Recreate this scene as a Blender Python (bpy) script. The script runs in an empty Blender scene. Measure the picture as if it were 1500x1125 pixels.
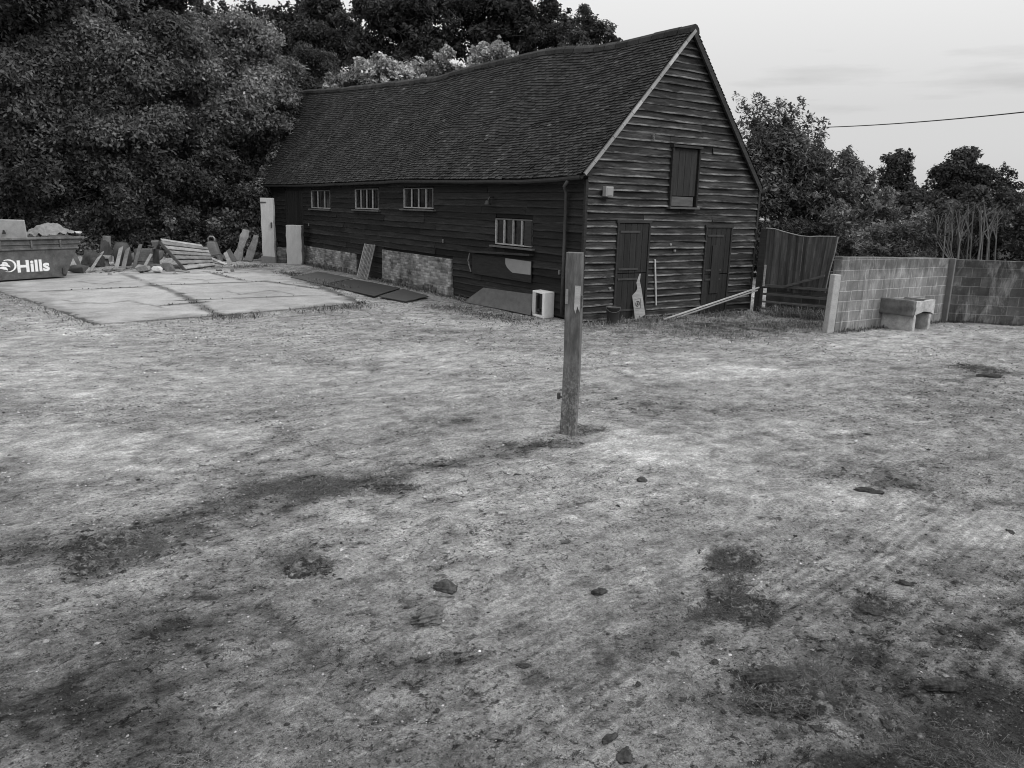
import bpy, bmesh, math, random
import numpy as np
from mathutils import Matrix, Vector

random.seed(7)
RNG = np.random.default_rng(11)
SC = bpy.context.scene
COL = SC.collection
R = math.radians
PI = math.pi

# ------------------------------------------------------------------ camera
PITCH, ROLL, FOC, CAMH = R(12.78), R(1.5), 1140.0, 2.5
_c, _s, _cr, _sr = math.cos(PITCH), math.sin(PITCH), math.cos(ROLL), math.sin(ROLL)


def ray(px, py):
    x = (px - 750) / FOC
    y = (py - 562.5) / FOC
    u = x * _cr + y * _sr
    v = -x * _sr + y * _cr
    return Vector((u, _c - v * _s, -_s - v * _c))


def gp(px, py, z=0.0):
    """the point of the level z seen at a place of the photograph"""
    d = ray(px, py)
    return Vector((0, 0, CAMH)) + d * ((z - CAMH) / d.z)


def at(px, py, Y):
    """the point at distance Y (world y) seen at a place of the photograph"""
    d = ray(px, py)
    return Vector((0, 0, CAMH)) + d * (Y / d.y)


cam_d = bpy.data.cameras.new('camera')
cam = bpy.data.objects.new('camera', cam_d)
COL.objects.link(cam)
right = Vector((_cr, _sr * _s, _sr * _c))
down = Vector((_sr, -_cr * _s, -_cr * _c))
fwd = Vector((0, _c, -_s))
M = Matrix.Identity(4)
for i in range(3):
    M[i][0], M[i][1], M[i][2] = right[i], -down[i], -fwd[i]
M[2][3] = CAMH
cam.matrix_world = M
cam_d.sensor_width = 36
cam_d.lens = 36 * FOC / 1500
cam_d.clip_start = 0.05
cam_d.clip_end = 2000
SC.camera = cam


# ------------------------------------------------------------------ noise
def vnoise(x, y, seed=0):
    xi = np.floor(x).astype(np.int64)
    yi = np.floor(y).astype(np.int64)
    xf = x - xi
    yf = y - yi
    xf = xf * xf * (3 - 2 * xf)
    yf = yf * yf * (3 - 2 * yf)

    def h(a, b):
        n = (a * 374761393 + b * 668265263 + seed * 974634777) & 0x7fffffff
        n = ((n ^ (n >> 13)) * 1274126177) & 0x7fffffff
        n = n ^ (n >> 16)
        return (n & 0xffff) / 65535.0
    a = h(xi, yi) * (1 - xf) + h(xi + 1, yi) * xf
    b = h(xi, yi + 1) * (1 - xf) + h(xi + 1, yi + 1) * xf
    return a * (1 - yf) + b * yf


def fbm(x, y, oct=4, seed=0, gain=.5):
    t = 0
    a = 1.0
    s = 0
    for i in range(oct):
        t = t + a * vnoise(x * 2 ** i + 17.3 * i, y * 2 ** i - 9.1 * i, seed + i)
        s += a
        a *= gain
    return t / s


def sstep(x, a, b):
    t = np.clip((x - a) / (b - a), 0, 1)
    return t * t * (3 - 2 * t)


# ------------------------------------------------------------------ materials
MATS = {}


class NT:
    def __init__(self, name):
        self.m = bpy.data.materials.new(name)
        self.m.use_nodes = True
        self.t = self.m.node_tree
        self.b = self.t.nodes['Principled BSDF']
        self.b.inputs['Specular IOR Level'].default_value = 0.25
        MATS[name] = self.m

    def n(self, typ, **kw):
        nd = self.t.nodes.new(typ)
        for k, v in kw.items():
            if k in nd.inputs:
                nd.inputs[k].default_value = v
            else:
                setattr(nd, k, v)
        return nd

    def link(self, a, b):
        self.t.links.new(a, b)

    def math(self, op, a, b=None, c=None, clamp=False):
        nd = self.t.nodes.new('ShaderNodeMath')
        nd.operation = op
        nd.use_clamp = clamp
        for i, v in enumerate((a, b, c)):
            if v is None:
                continue
            if isinstance(v, (int, float)):
                nd.inputs[i].default_value = v
            else:
                self.link(v, nd.inputs[i])
        return nd.outputs[0]

    def coord(self, scale=(1, 1, 1), rot=(0, 0, 0), kind='Object'):
        tc = self.t.nodes.new('ShaderNodeTexCoord')
        mp = self.t.nodes.new('ShaderNodeMapping')
        mp.inputs['Scale'].default_value = scale
        src = tc.outputs[kind]
        if any(rot):
            mr_ = self.t.nodes.new('ShaderNodeMapping')
            mr_.inputs['Rotation'].default_value = rot
            self.link(src, mr_.inputs['Vector'])
            src = mr_.outputs[0]
        self.link(src, mp.inputs['Vector'])
        return mp.outputs[0]

    def noise(self, vec, scale=5, detail=4, rough=.55, dist=0, lo=0.0, hi=1.0, out=(0, 1)):
        nd = self.t.nodes.new('ShaderNodeTexNoise')
        nd.inputs['Scale'].default_value = scale
        nd.inputs['Detail'].default_value = detail
        nd.inputs['Roughness'].default_value = rough
        nd.inputs['Distortion'].default_value = dist
        self.link(vec, nd.inputs['Vector'])
        return self.rng(nd.outputs['Fac'], lo, hi, *out)

    def rng(self, v, lo, hi, a=0.0, b=1.0):
        nd = self.t.nodes.new('ShaderNodeMapRange')
        nd.inputs['From Min'].default_value = lo
        nd.inputs['From Max'].default_value = hi
        nd.inputs['To Min'].default_value = a
        nd.inputs['To Max'].default_value = b
        self.link(v, nd.inputs['Value'])
        return nd.outputs[0]

    def attr(self, name='tone'):
        nd = self.t.nodes.new('ShaderNodeAttribute')
        nd.attribute_name = name
        return nd.outputs['Fac']

    def finish(self, val, bump=None, dist=.01, strength=.5, rough=.9):
        cc = self.t.nodes.new('ShaderNodeCombineColor')
        for i in range(3):
            self.link(val, cc.inputs[i])
        self.link(cc.outputs[0], self.b.inputs['Base Color'])
        if isinstance(rough, (int, float)):
            self.b.inputs['Roughness'].default_value = rough
        else:
            self.link(rough, self.b.inputs['Roughness'])
        if bump is not None:
            bp = self.t.nodes.new('ShaderNodeBump')
            bp.inputs['Distance'].default_value = dist
            bp.inputs['Strength'].default_value = strength
            self.link(bump, bp.inputs['Height'])
            self.link(bp.outputs[0], self.b.inputs['Normal'])
        return self.m


def simple(name, val, var=.25, scale=8, rough=.85, bump=.3, stretch=(1, 1, 1), spec=None, fine=60):
    k = NT(name)
    v = k.coord(stretch)
    a = k.noise(v, scale, 6, .65, .2, .25, .75, (1 - var, 1 + var))
    b = k.noise(v, fine, 4, .6, 0, .3, .7, (1 - var * .6, 1 + var * .6))
    t = k.math('MULTIPLY', k.attr('tone'), val)
    t = k.math('MULTIPLY', t, k.math('MULTIPLY', a, b))
    k.finish(t, b, .004, bump, rough)
    if spec is not None:
        k.b.inputs['Specular IOR Level'].default_value = spec
    return k.m


# ------------------------------------------------------------------ mesh builder
class MB:
    def __init__(self):
        self.v = []
        self.f = []
        self.t = []

    def add(self, verts, faces, tone=1.0):
        o = len(self.v)
        self.v += [Vector(p) for p in verts]
        self.f += [tuple(i + o for i in f) for f in faces]
        self.t += [tone] * len(faces)

    def box(self, c, size, rot=None, tone=1.0, taper=1.0, jit=0.0):
        x, y, z = (k / 2 for k in size)
        P = []
        for sz in (-1, 1):
            k = taper if sz > 0 else 1.0
            for sx, sy in ((-1, -1), (1, -1), (1, 1), (-1, 1)):
                p = Vector((sx * x * k, sy * y * k, sz * z))
                if jit:
                    p += Vector((random.uniform(-jit, jit) for _ in range(3)))
                if rot is not None:
                    p = rot @ p
                P.append(p + Vector(c))
        self.add(P, [(3, 2, 1, 0), (4, 5, 6, 7), (0, 1, 5, 4), (1, 2, 6, 5), (2, 3, 7, 6), (3, 0, 4, 7)], tone)

    def hexa(self, base, top, tone=1.0):
        """solid between two quads (each 4 points, counter-clockwise from above)"""
        self.add(list(base) + list(top), [(3, 2, 1, 0), (4, 5, 6, 7), (0, 1, 5, 4), (1, 2, 6, 5), (2, 3, 7, 6), (3, 0, 4, 7)], tone)

    def slab(self, poly, off, tone=1.0):
        """polygon (list of points) thickened by the vector off"""
        n = len(poly)
        P = [Vector(p) for p in poly] + [Vector(p) + Vector(off) for p in poly]
        F = [tuple(range(n - 1, -1, -1)), tuple(range(n, 2 * n))]
        F += [(i, (i + 1) % n, n + (i + 1) % n, n + i) for i in range(n)]
        self.add(P, F, tone)

    def tube(self, pts, rad, n=8, tone=1.0, cap=True):
        pts = [Vector(p) for p in pts]
        if isinstance(rad, (int, float)):
            rad = [rad] * len(pts)
        V = []
        ref = Vector((0.31, 0.2, 0.93))
        for i, p in enumerate(pts):
            d = (pts[min(i + 1, len(pts) - 1)] - pts[max(i - 1, 0)]).normalized()
            a = d.cross(ref)
            if a.length < 1e-3:
                a = d.cross(Vector((1, 0, 0)))
            a.normalize()
            b = d.cross(a)
            for k in range(n):
                t = 2 * PI * k / n
                V.append(p + (a * math.cos(t) + b * math.sin(t)) * rad[i])
        F = []
        for i in range(len(pts) - 1):
            for k in range(n):
                F.append((i * n + k, i * n + (k + 1) % n, (i + 1) * n + (k + 1) % n, (i + 1) * n + k))
        if cap:
            F.append(tuple(range(n - 1, -1, -1)))
            F.append(tuple((len(pts) - 1) * n + k for k in range(n)))
        self.add(V, F, tone)

    def lathe(self, prof, c=(0, 0, 0), n=24, tone=1.0):
        V = []
        for r, z in prof:
            for k in range(n):
                t = 2 * PI * k / n
                V.append(Vector((r * math.cos(t), r * math.sin(t), z)) + Vector(c))
        F = [(i * n + k, i * n + (k + 1) % n, (i + 1) * n + (k + 1) % n, (i + 1) * n + k)
             for i in range(len(prof) - 1) for k in range(n)]
        self.add(V, F, tone)

    def build(self, name, mat, parent=None, loc=None, bevel=0.0, smooth=False, seg=2):
        """parent: a root Empty; the points are then in the parent's space when it is the barn, else in world space"""
        off = Vector((0, 0, 0))
        if parent is not None and parent.get('_w'):
            off = Vector(parent['_w'])
        elif loc is not None:
            off = Vector(loc)
        me = bpy.data.meshes.new(name)
        me.from_pydata([tuple(p - off) for p in self.v], [], self.f)
        at_ = me.attributes.new('tone', 'FLOAT', 'FACE')
        at_.data.foreach_set('value', self.t)
        if bevel:
            bm = bmesh.new()
            bm.from_mesh(me)
            ed = [e for e in bm.edges if len(e.link_faces) == 2 and e.calc_face_angle(0) > .5]
            bmesh.ops.bevel(bm, geom=ed, offset=bevel, segments=seg, affect='EDGES', profile=.5, clamp_overlap=True)
            bm.to_mesh(me)
            bm.free()
        if smooth:
            me.shade_smooth()
        me.materials.append(MATS[mat])
        me.update()
        o = bpy.data.objects.new(name, me)
        COL.objects.link(o)
        if parent is not None:
            o.parent = parent
            if parent.type == 'MESH' and parent.get('_w'):
                o['_w'] = list(parent['_w'])
        elif loc is not None:
            o.location = loc
        if loc is not None or (parent is not None and parent.get('_w')):
            o['_w'] = list(off)
        return o


def np_mesh(name, verts, faces, mat, tone=None, parent=None, smooth=False, vtone=None):
    """verts (n,3), faces (m,k) arrays; tone per face or vtone per point"""
    me = bpy.data.meshes.new(name)
    verts = np.asarray(verts, np.float32)
    if parent is not None and parent.get('_w'):
        verts = verts - np.array(parent['_w'], np.float32)
    faces = np.asarray(faces, np.int32)
    m, k = faces.shape
    me.vertices.add(len(verts))
    me.vertices.foreach_set('co', verts.ravel())
    me.loops.add(m * k)
    me.loops.foreach_set('vertex_index', faces.ravel())
    me.polygons.add(m)
    me.polygons.foreach_set('loop_start', np.arange(0, m * k, k, dtype=np.int32))
    me.polygons.foreach_set('loop_total', np.full(m, k, np.int32))
    me.update(calc_edges=True)
    if tone is not None:
        a = me.attributes.new('tone', 'FLOAT', 'FACE')
        a.data.foreach_set('value', np.asarray(tone, np.float32))
    if vtone is not None:
        for nm, val in vtone.items():
            a = me.attributes.new(nm, 'FLOAT', 'POINT')
            a.data.foreach_set('value', np.asarray(val, np.float32))
    me.polygons.foreach_set('use_smooth', np.full(m, smooth, bool))
    me.materials.append(MATS[mat])
    me.validate()
    o = bpy.data.objects.new(name, me)
    COL.objects.link(o)
    if parent is not None:
        o.parent = parent
    return o


def tag(o, label, cat, group=None):
    o['label'] = label
    o['category'] = cat
    o['kind'] = 'thing'
    if group:
        o['group'] = group
    return o


def thing(name, loc, label, cat, group=None):
    o = bpy.data.objects.new(name, None)
    COL.objects.link(o)
    o.location = loc
    o.empty_display_size = .3
    o['_w'] = list(loc)
    return tag(o, label, cat, group)


def struct(o, kind='structure'):
    o['kind'] = kind
    return o


def rotz(a):
    return Matrix.Rotation(a, 3, 'Z')


def frame(xa, za):
    xa = Vector(xa).normalized()
    za = Vector(za)
    za = (za - xa * za.dot(xa)).normalized()
    ya = za.cross(xa)
    m = Matrix.Identity(3)
    for i in range(3):
        m[i][0], m[i][1], m[i][2] = xa[i], ya[i], za[i]
    return m


# ------------------------------------------------------------------ material set
def mk_ground():
    k = NT('dirt_yard')
    v = k.coord()
    T = k.attr('tone')
    lit = k.attr('litter')
    sa_ = gp(834, 645) - gp(60, 808)
    sb_ = gp(1104, 942) - gp(978, 1032)
    ang = math.atan2(sa_.y, sa_.x)
    va = k.coord((1.0, 1.7, 1), (0, 0, -ang))
    vb = k.coord((1, 7, 1), (0, 0, -math.atan2(sb_.y, sb_.x)))
    big = k.noise(v, .9, 8, .68, .3, .36, .64, (.93, 1.07))
    mid = k.noise(va, 3.4, 12, .76, .2, .38, .62, (.70, 1.30))
    spk = k.noise(v, 34, 9, .88, 0, .38, .62, (.48, 1.52))
    fin = k.noise(v, 130, 4, .80, 0, .36, .64, (.56, 1.44))
    str_ = k.noise(vb, 8, 8, .75, .3, .36, .64, (.86, 1.14))
    pale = k.noise(va, 2.2, 13, .80, .3, .515, .56, (0, .26))
    t = k.math('MULTIPLY', T, big)
    for q in (mid, spk, fin, str_):
        t = k.math('MULTIPLY', t, q)
    t = k.math('MULTIPLY', t, k.math('ADD', 1.0, pale))
    # crisp flecks of dung, chaff and rotted leaf, of three sizes
    amt = k.math('ADD', k.math('MULTIPLY', lit, 1.25), .34)
    for vec, sc, lo, hi, w in ((va, 5.5, .590, .61, .70), (v, 13, .585, .60, .85), (v, 30, .590, .605, .90), (va, 22, .60, .612, .9)):
        fl = k.noise(vec, sc, 7, .72, .5, lo, hi, (0, 1))
        dk = k.math('MULTIPLY', fl, k.math('MULTIPLY', amt, w), clamp=True)
        t = k.math('MULTIPLY', t, k.math('SUBTRACT', 1.0, k.math('MINIMUM', dk, .72)))
    h = k.math('ADD', k.math('MULTIPLY', spk, 1.1), k.math('MULTIPLY', fin, .5))
    h = k.math('ADD', h, k.math('MULTIPLY', mid, 1.2))
    h = k.math('ADD', h, k.math('MULTIPLY', str_, .8))
    k.finish(t, h, .018, .9, .95)
    k.b.inputs['Specular IOR Level'].default_value = .10


mk_ground()


def mk_slab():
    k = NT('old_concrete')
    v = k.coord()
    T = k.attr('tone')
    a = k.noise(v, 1.3, 9, .75, .4, .36, .64, (.84, 1.16))
    b = k.noise(v, 30, 7, .8, 0, .36, .64, (.74, 1.26))
    st = k.noise(v, 4, 8, .75, .7, .55, .72, (1, .78))
    t = k.math('MULTIPLY', k.math('MULTIPLY', T, a), k.math('MULTIPLY', b, st))
    k.finish(t, b, .006, .4, .92)


mk_slab()


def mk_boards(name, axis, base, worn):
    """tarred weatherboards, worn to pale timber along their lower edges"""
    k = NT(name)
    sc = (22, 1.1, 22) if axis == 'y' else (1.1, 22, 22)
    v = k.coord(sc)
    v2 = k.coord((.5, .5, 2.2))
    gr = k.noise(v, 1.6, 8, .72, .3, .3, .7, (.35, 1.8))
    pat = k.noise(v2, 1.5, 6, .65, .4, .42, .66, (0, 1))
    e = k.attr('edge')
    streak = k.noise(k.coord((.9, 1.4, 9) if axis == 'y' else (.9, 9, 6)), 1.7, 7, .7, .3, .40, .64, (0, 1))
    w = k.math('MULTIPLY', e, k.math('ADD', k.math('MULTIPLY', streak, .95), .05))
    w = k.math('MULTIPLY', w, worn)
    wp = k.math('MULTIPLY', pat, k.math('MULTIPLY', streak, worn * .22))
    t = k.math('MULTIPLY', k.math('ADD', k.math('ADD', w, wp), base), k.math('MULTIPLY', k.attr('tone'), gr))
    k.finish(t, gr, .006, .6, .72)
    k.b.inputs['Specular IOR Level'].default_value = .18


mk_boards('side_boards', 'y', .0115, .012)
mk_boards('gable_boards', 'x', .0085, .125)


def mk_tile():
    k = NT('clay_tile')
    v = k.coord()
    a = k.noise(v, 1.2, 7, .7, .3, .36, .64, (.62, 1.38))
    b = k.noise(v, 22, 7, .8, .4, .36, .64, (.55, 1.5))
    l = k.noise(v, 9, 7, .75, .6, .66, .74, (0, .07))
    t = k.math('MULTIPLY', k.math('MULTIPLY', k.attr('tone'), .023), k.math('MULTIPLY', a, b))
    t = k.math('ADD', t, l)
    k.finish(t, b, .006, .6, .88)


mk_tile()


def mk_brick(name, c1, c2, mortar, bw, bh, mort=.012, stain=.5, rot=(0, 0, 0), swap=True, vstreak=0.0, top=None):
    """coursed masonry in the plane local X (or Y) and Z"""
    k = NT(name)
    tc = k.t.nodes.new('ShaderNodeTexCoord')
    sp = k.t.nodes.new('ShaderNodeSeparateXYZ')
    k.link(tc.outputs['Object'], sp.inputs[0])
    cb = k.t.nodes.new('ShaderNodeCombineXYZ')
    k.link(k.math('ADD', sp.outputs[0], sp.outputs[1]), cb.inputs[0])
    k.link(sp.outputs[2], cb.inputs[1])
    wob = k.noise(tc.outputs['Object'], 3, 3, .5, 0, 0, 1, (-.012, .012))
    vv = k.n('ShaderNodeVectorMath', operation='ADD')
    k.link(cb.outputs[0], vv.inputs[0])
    cw = k.t.nodes.new('ShaderNodeCombineXYZ')
    k.link(wob, cw.inputs[0])
    k.link(wob, cw.inputs[1])
    k.link(cw.outputs[0], vv.inputs[1])
    br = k.t.nodes.new('ShaderNodeTexBrick')
    br.inputs['Scale'].default_value = 1
    br.inputs['Brick Width'].default_value = bw
    br.inputs['Row Height'].default_value = bh
    br.inputs['Mortar Size'].default_value = mort
    br.inputs['Mortar Smooth'].default_value = .25
    br.inputs['Bias'].default_value = 0
    br.inputs['Color1'].default_value = (c1,) * 3 + (1,)
    br.inputs['Color2'].default_value = (c2,) * 3 + (1,)
    br.inputs['Mortar'].default_value = (mortar,) * 3 + (1,)
    k.link(vv.outputs[0], br.inputs['Vector'])
    bw_ = k.t.nodes.new('ShaderNodeRGBToBW')
    k.link(br.outputs['Color'], bw_.inputs[0])
    v = tc.outputs['Object']
    a = k.noise(v, 1.6, 7, .7, .5, .3, .7, (1 - stain, 1 + stain))
    b = k.noise(v, 60, 5, .7, 0, .3, .7, (.75, 1.25))
    t = k.math('MULTIPLY', k.math('MULTIPLY', bw_.outputs[0], k.attr('tone')), k.math('MULTIPLY', a, b))
    if vstreak:
        vs = k.noise(k.coord((5, 5, .5)), 2.0, 6, .65, .3, .5, .72, (1, 1 - vstreak))
        t = k.math('MULTIPLY', t, vs)
        pl = k.noise(k.coord((7, 7, 2.2)), 1.4, 8, .75, .8, .60, .72, (0, vstreak * .16))
        t = k.math('ADD', t, pl)
    if top:     # the rain-darkened upper course, with ragged lower edge
        zz_ = k.math('ADD', sp.outputs[2], k.noise(k.coord((4, 4, .8)), 1.5, 6, .7, .2, .3, .7, (-.16, .16)))
        t = k.math('MULTIPLY', t, k.rng(zz_, top - .10, top + .06, 1.0, .58))
        lo_ = k.noise(k.coord((3, 3, 1.2)), 1.2, 7, .72, .5, .5, .68, (0, .13))
        t = k.math('ADD', t, lo_)
    h = k.math('SUBTRACT', k.math('MULTIPLY', b, .25), k.math('MULTIPLY', br.outputs['Fac'], 1.0))
    k.finish(t, h, .008, .8, .92)


mk_brick('plinth_brick', .10, .28, .16, .225, .075, .012, .85)
mk_brick('dark_block', .035, .075, .09, .45, .225, .012, .5)
mk_brick('pale_block', .135, .180, .30, .45, .225, .010, .30, vstreak=.45, top=1.33)
mk_brick('stained_block', .042, .085, .12, .45, .225, .011, .55, vstreak=.35, top=1.25)

simple('dark_timber', .022, .5, 3, .8, .4, (1, 1, 9))
simple('door_timber', .013, .6, 2, .8, .4, (9, 9, .7))
simple('worn_timber', .17, .4, 3, .85, .5, (1, 1, 6))
simple('grey_timber', .14, .5, 3, .85, .5)
simple('pale_timber', .40, .25, 4, .85, .3)
simple('window_paint', .30, .35, 9, .7, .3)
simple('dark_metal', .03, .4, 6, .55, .2, spec=.4)
simple('interior', .008, .1, 2, 1, 0)
simple('grey_stone', .17, .45, 5, .9, .8)
simple('pale_stone', .40, .25, 5, .9, .6)
simple('concrete_cast', .30, .22, 5, .9, .5)
simple('pillar_render', .42, .18, 3, .9, .3, (1.6, 1.6, .5))
simple('white_enamel', .72, .10, 6, .5, .1)
simple('letter_white', .70, .28, 22, .6, .1)
simple('skip_paint', .075, .65, 4, .6, .3, spec=.35)
simple('rubber_mat', .040, .25, 4, .8, .3)
simple('ply_sheet', .085, .30, 3, .85, .3, (2, .6, 2))
simple('sheet_cloth', .17, .25, 10, .85, .6)
simple('bucket_plastic', .045, .2, 5, .45, .05, spec=.4)
simple('grey_plastic', .11, .3, 5, .6, .1)
simple('dung', .030, .7, 30, .95, 1.0)
simple('soil', .05, .5, 14, .95, 1.0)
simple('bark', .05, .5, 6, .95, 1.0, (4, 4, 1))
simple('pale_bark', .12, .4, 6, .95, .8, (4, 4, 1))
simple('cable', .03, .1, 6, .8, 0)
simple('net', .055, .35, 5, .9, .3, (9, 9, .6))
simple('pebble', .30, .3, 40, .9, .2)


def mk_post():
    k = NT('post_timber')
    v = k.coord((9, 9, .9))
    gr = k.noise(v, 3, 8, .7, .3, .3, .7, (.6, 1.4))
    a = k.noise(k.coord((3, 3, 1.2)), 2.2, 6, .7, .4, .35, .65, (.55, 1.25))
    sp = k.t.nodes.new('ShaderNodeSeparateXYZ')
    tc = k.t.nodes.new('ShaderNodeTexCoord')
    k.link(tc.outputs['Object'], sp.inputs[0])
    low = k.rng(sp.outputs[2], 1.0, .35, 0, 1)
    mot = k.noise(k.coord((1, 1, .6)), 45, 5, .75, .3, .49, .58, (0, .11))
    t = k.math('MULTIPLY', k.math('MULTIPLY', k.attr('tone'), .100), k.math('MULTIPLY', gr, a))
    t = k.math('ADD', t, k.math('MULTIPLY', mot, low))
    k.finish(t, gr, .005, .6, .85)


mk_post()


def mk_leaf(name, base, var=.4, trans=.25, spec=.12, rough=.7):
    k = NT(name)
    t = k.math('MULTIPLY', k.attr('tone'), base)
    k.finish(t, None, rough=rough)
    k.b.inputs['Specular IOR Level'].default_value = spec
    cc = k.t.nodes.new('ShaderNodeCombineColor')
    for i in range(3):
        k.link(t, cc.inputs[i])
    tr = k.t.nodes.new('ShaderNodeBsdfTranslucent')
    k.link(cc.outputs[0], tr.inputs['Color'])
    mx = k.t.nodes.new('ShaderNodeMixShader')
    mx.inputs[0].default_value = trans
    k.link(k.b.outputs[0], mx.inputs[1])
    k.link(tr.outputs[0], mx.inputs[2])
    k.link(mx.outputs[0], k.t.nodes['Material Output'].inputs['Surface'])


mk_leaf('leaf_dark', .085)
mk_leaf('leaf_soft', .128, trans=.32)
mk_leaf('leaf_mid', .115)
mk_leaf('leaf_grey', .15)
mk_leaf('leaf_pale', .38)
mk_leaf('straw', .30, trans=.15)
mk_leaf('weed', .075, trans=.2)

k = NT('glass_dark')
gg = k.noise(k.coord(), 2.2, 5, .7, .5, .45, .8, (.004, .05))
k.finish(gg, None, rough=.22)
k.b.inputs['Specular IOR Level'].default_value = .5

# ------------------------------------------------------------------ ground
BAZ = R(33.8)
BG = Vector((math.cos(BAZ), math.sin(BAZ), 0))
BL = Vector((-math.sin(BAZ), math.cos(BAZ), 0))
BC = Vector((1.505, 17.45, 0))
BW, BLEN = 5.63, 24.0

SLAB_PX = [(-60, 404), (0, 428), (60, 446), (138, 476), (330, 462), (532, 444), (484, 421), (432, 405), (388, 396), (250, 394), (110, 398)]
SLAB = [gp(*p) for p in SLAB_PX]


def in_poly(x, y, poly):
    ins = np.zeros(x.shape, bool)
    n = len(poly)
    for i in range(n):
        x1, y1 = poly[i][0], poly[i][1]
        x2, y2 = poly[(i + 1) % n][0], poly[(i + 1) % n][1]
        c = ((y1 > y) != (y2 > y)) & (x < (x2 - x1) * (y - y1) / (y2 - y1 + 1e-12) + x1)
        ins ^= c
    return ins


def seg_dist(x, y, a, b):
    ax, ay, bx, by = a[0], a[1], b[0], b[1]
    dx, dy = bx - ax, by - ay
    t = np.clip(((x - ax) * dx + (y - ay) * dy) / (dx * dx + dy * dy), 0, 1)
    return np.hypot(x - ax - t * dx, y - ay - t * dy)


def hill(x, y):
    return 7.5 * sstep(y - .25 * np.maximum(x, 0), 44, 95) * sstep(-x, -22, 2)


def ground_z(x, y):
    x = np.asarray(x, float)
    y = np.asarray(y, float)
    z = (fbm(x * .35, y * .35, 3, 5) - .5) * .09
    z = z + (fbm(x * 2.2, y * 2.2, 4, 9) - .5) * .035 + (fbm(x * 9, y * 9, 4, 13) - .5) * .016
    d = np.full(x.shape, 99.0)
    for i in range(len(SLAB)):
        d = np.minimum(d, seg_dist(x, y, SLAB[i], SLAB[(i + 1) % len(SLAB)]))
    ins = in_poly(x, y, SLAB)
    z = np.where(ins, -.05 - .03 * np.clip(d / .3, 0, 1), z * np.clip(d / .5, .15, 1))
    # the barn stands on level earth
    u = (x - BC.x) * BG.x + (y - BC.y) * BG.y
    w = (x - BC.x) * BL.x + (y - BC.y) * BL.y
    db = np.maximum(np.maximum(-u, u - BW), np.maximum(-w, w - BLEN))
    z = z * np.clip(db / .6, .05, 1)
    return z + hill(x, y)


def gz(x, y):
    return float(ground_z(np.array([x]), np.array([y]))[0])


PATCH = [  # place and half-size in the photograph, change of tone: bare pale dust (+), dark earth, rotted straw and painted vignette at the bottom (-)
    (70, 655, 220, 38, .17), (330, 640, 130, 26, .15), (1100, 655, 140, 18, .08), (1250, 730, 140, 14, .08), (150, 783, 85, 13, .13), (960, 665, 150, 40, .09), (880, 650, 90, 22, .08),
    (660, 525, 160, 14, .08), (1060, 545, 150, 10, .10), (1300, 502, 150, 11, .09), (1420, 775, 110, 30, .07), (80, 560, 120, 26, .07),
    (800, 720, 150, 40, .07), (500, 610, 140, 16, .07), (1200, 545, 130, 8, .08), (880, 560, 60, 10, .05), (620, 760, 180, 30, .05),
    (1000, 820, 60, 60, .05), (800, 880, 140, 50, .06), (960, 990, 100, 40, .05), (480, 640, 60, 12, .10), (1330, 487, 60, 6, .08),
    (1440, 495, 90, 8, .05), (1150, 620, 60, 8, .07), (1100, 700, 90, 25, .05), (240, 690, 60, 10, .07), (90, 700, 90, 10, .08),
    (180, 800, 120, 34, -.17), (260, 770, 70, 16, -.09), (440, 712, 120, 20, -.09), (530, 716, 40, 8, -.06), (330, 740, 120, 18, -.07),
    (640, 685, 130, 12, -.11), (800, 655, 60, 10, -.12), (870, 634, 35, 9, -.14), (1075, 822, 40, 18, -.18), (1080, 885, 60, 24, -.18),
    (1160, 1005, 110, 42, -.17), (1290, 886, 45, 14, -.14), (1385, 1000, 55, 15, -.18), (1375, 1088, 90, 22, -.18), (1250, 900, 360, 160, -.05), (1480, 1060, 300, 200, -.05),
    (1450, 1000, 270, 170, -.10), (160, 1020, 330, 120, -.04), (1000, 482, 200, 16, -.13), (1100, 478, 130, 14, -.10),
    (690, 452, 120, 12, -.08), (1440, 590, 170, 50, -.08), (400, 600, 130, 22, -.06), (70, 505, 220, 45, .07), (250, 560, 120, 25, .05), (420, 545, 120, 20, .04), (620, 490, 200, 14, -.03),
    (660, 830, 60, 10, -.10), (450, 830, 60, 18, -.10), (660, 965, 60, 14, -.09), (760, 700, 60, 10, -.08), (1250, 640, 60, 5, -.10),
    (560, 1000, 130, 40, -.05), (330, 900, 200, 50, -.03), (1250, 700, 120, 30, -.03), (430, 402, 90, 8, -.14), (300, 393, 160, 5, -.12),
    (660, 618, 50, 6, -.09), (1380, 700, 130, 20, -.06), (1040, 600, 80, 8, -.06), (50, 420, 60, 10, -.05), (120, 900, 140, 40, -.04),
]


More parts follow.
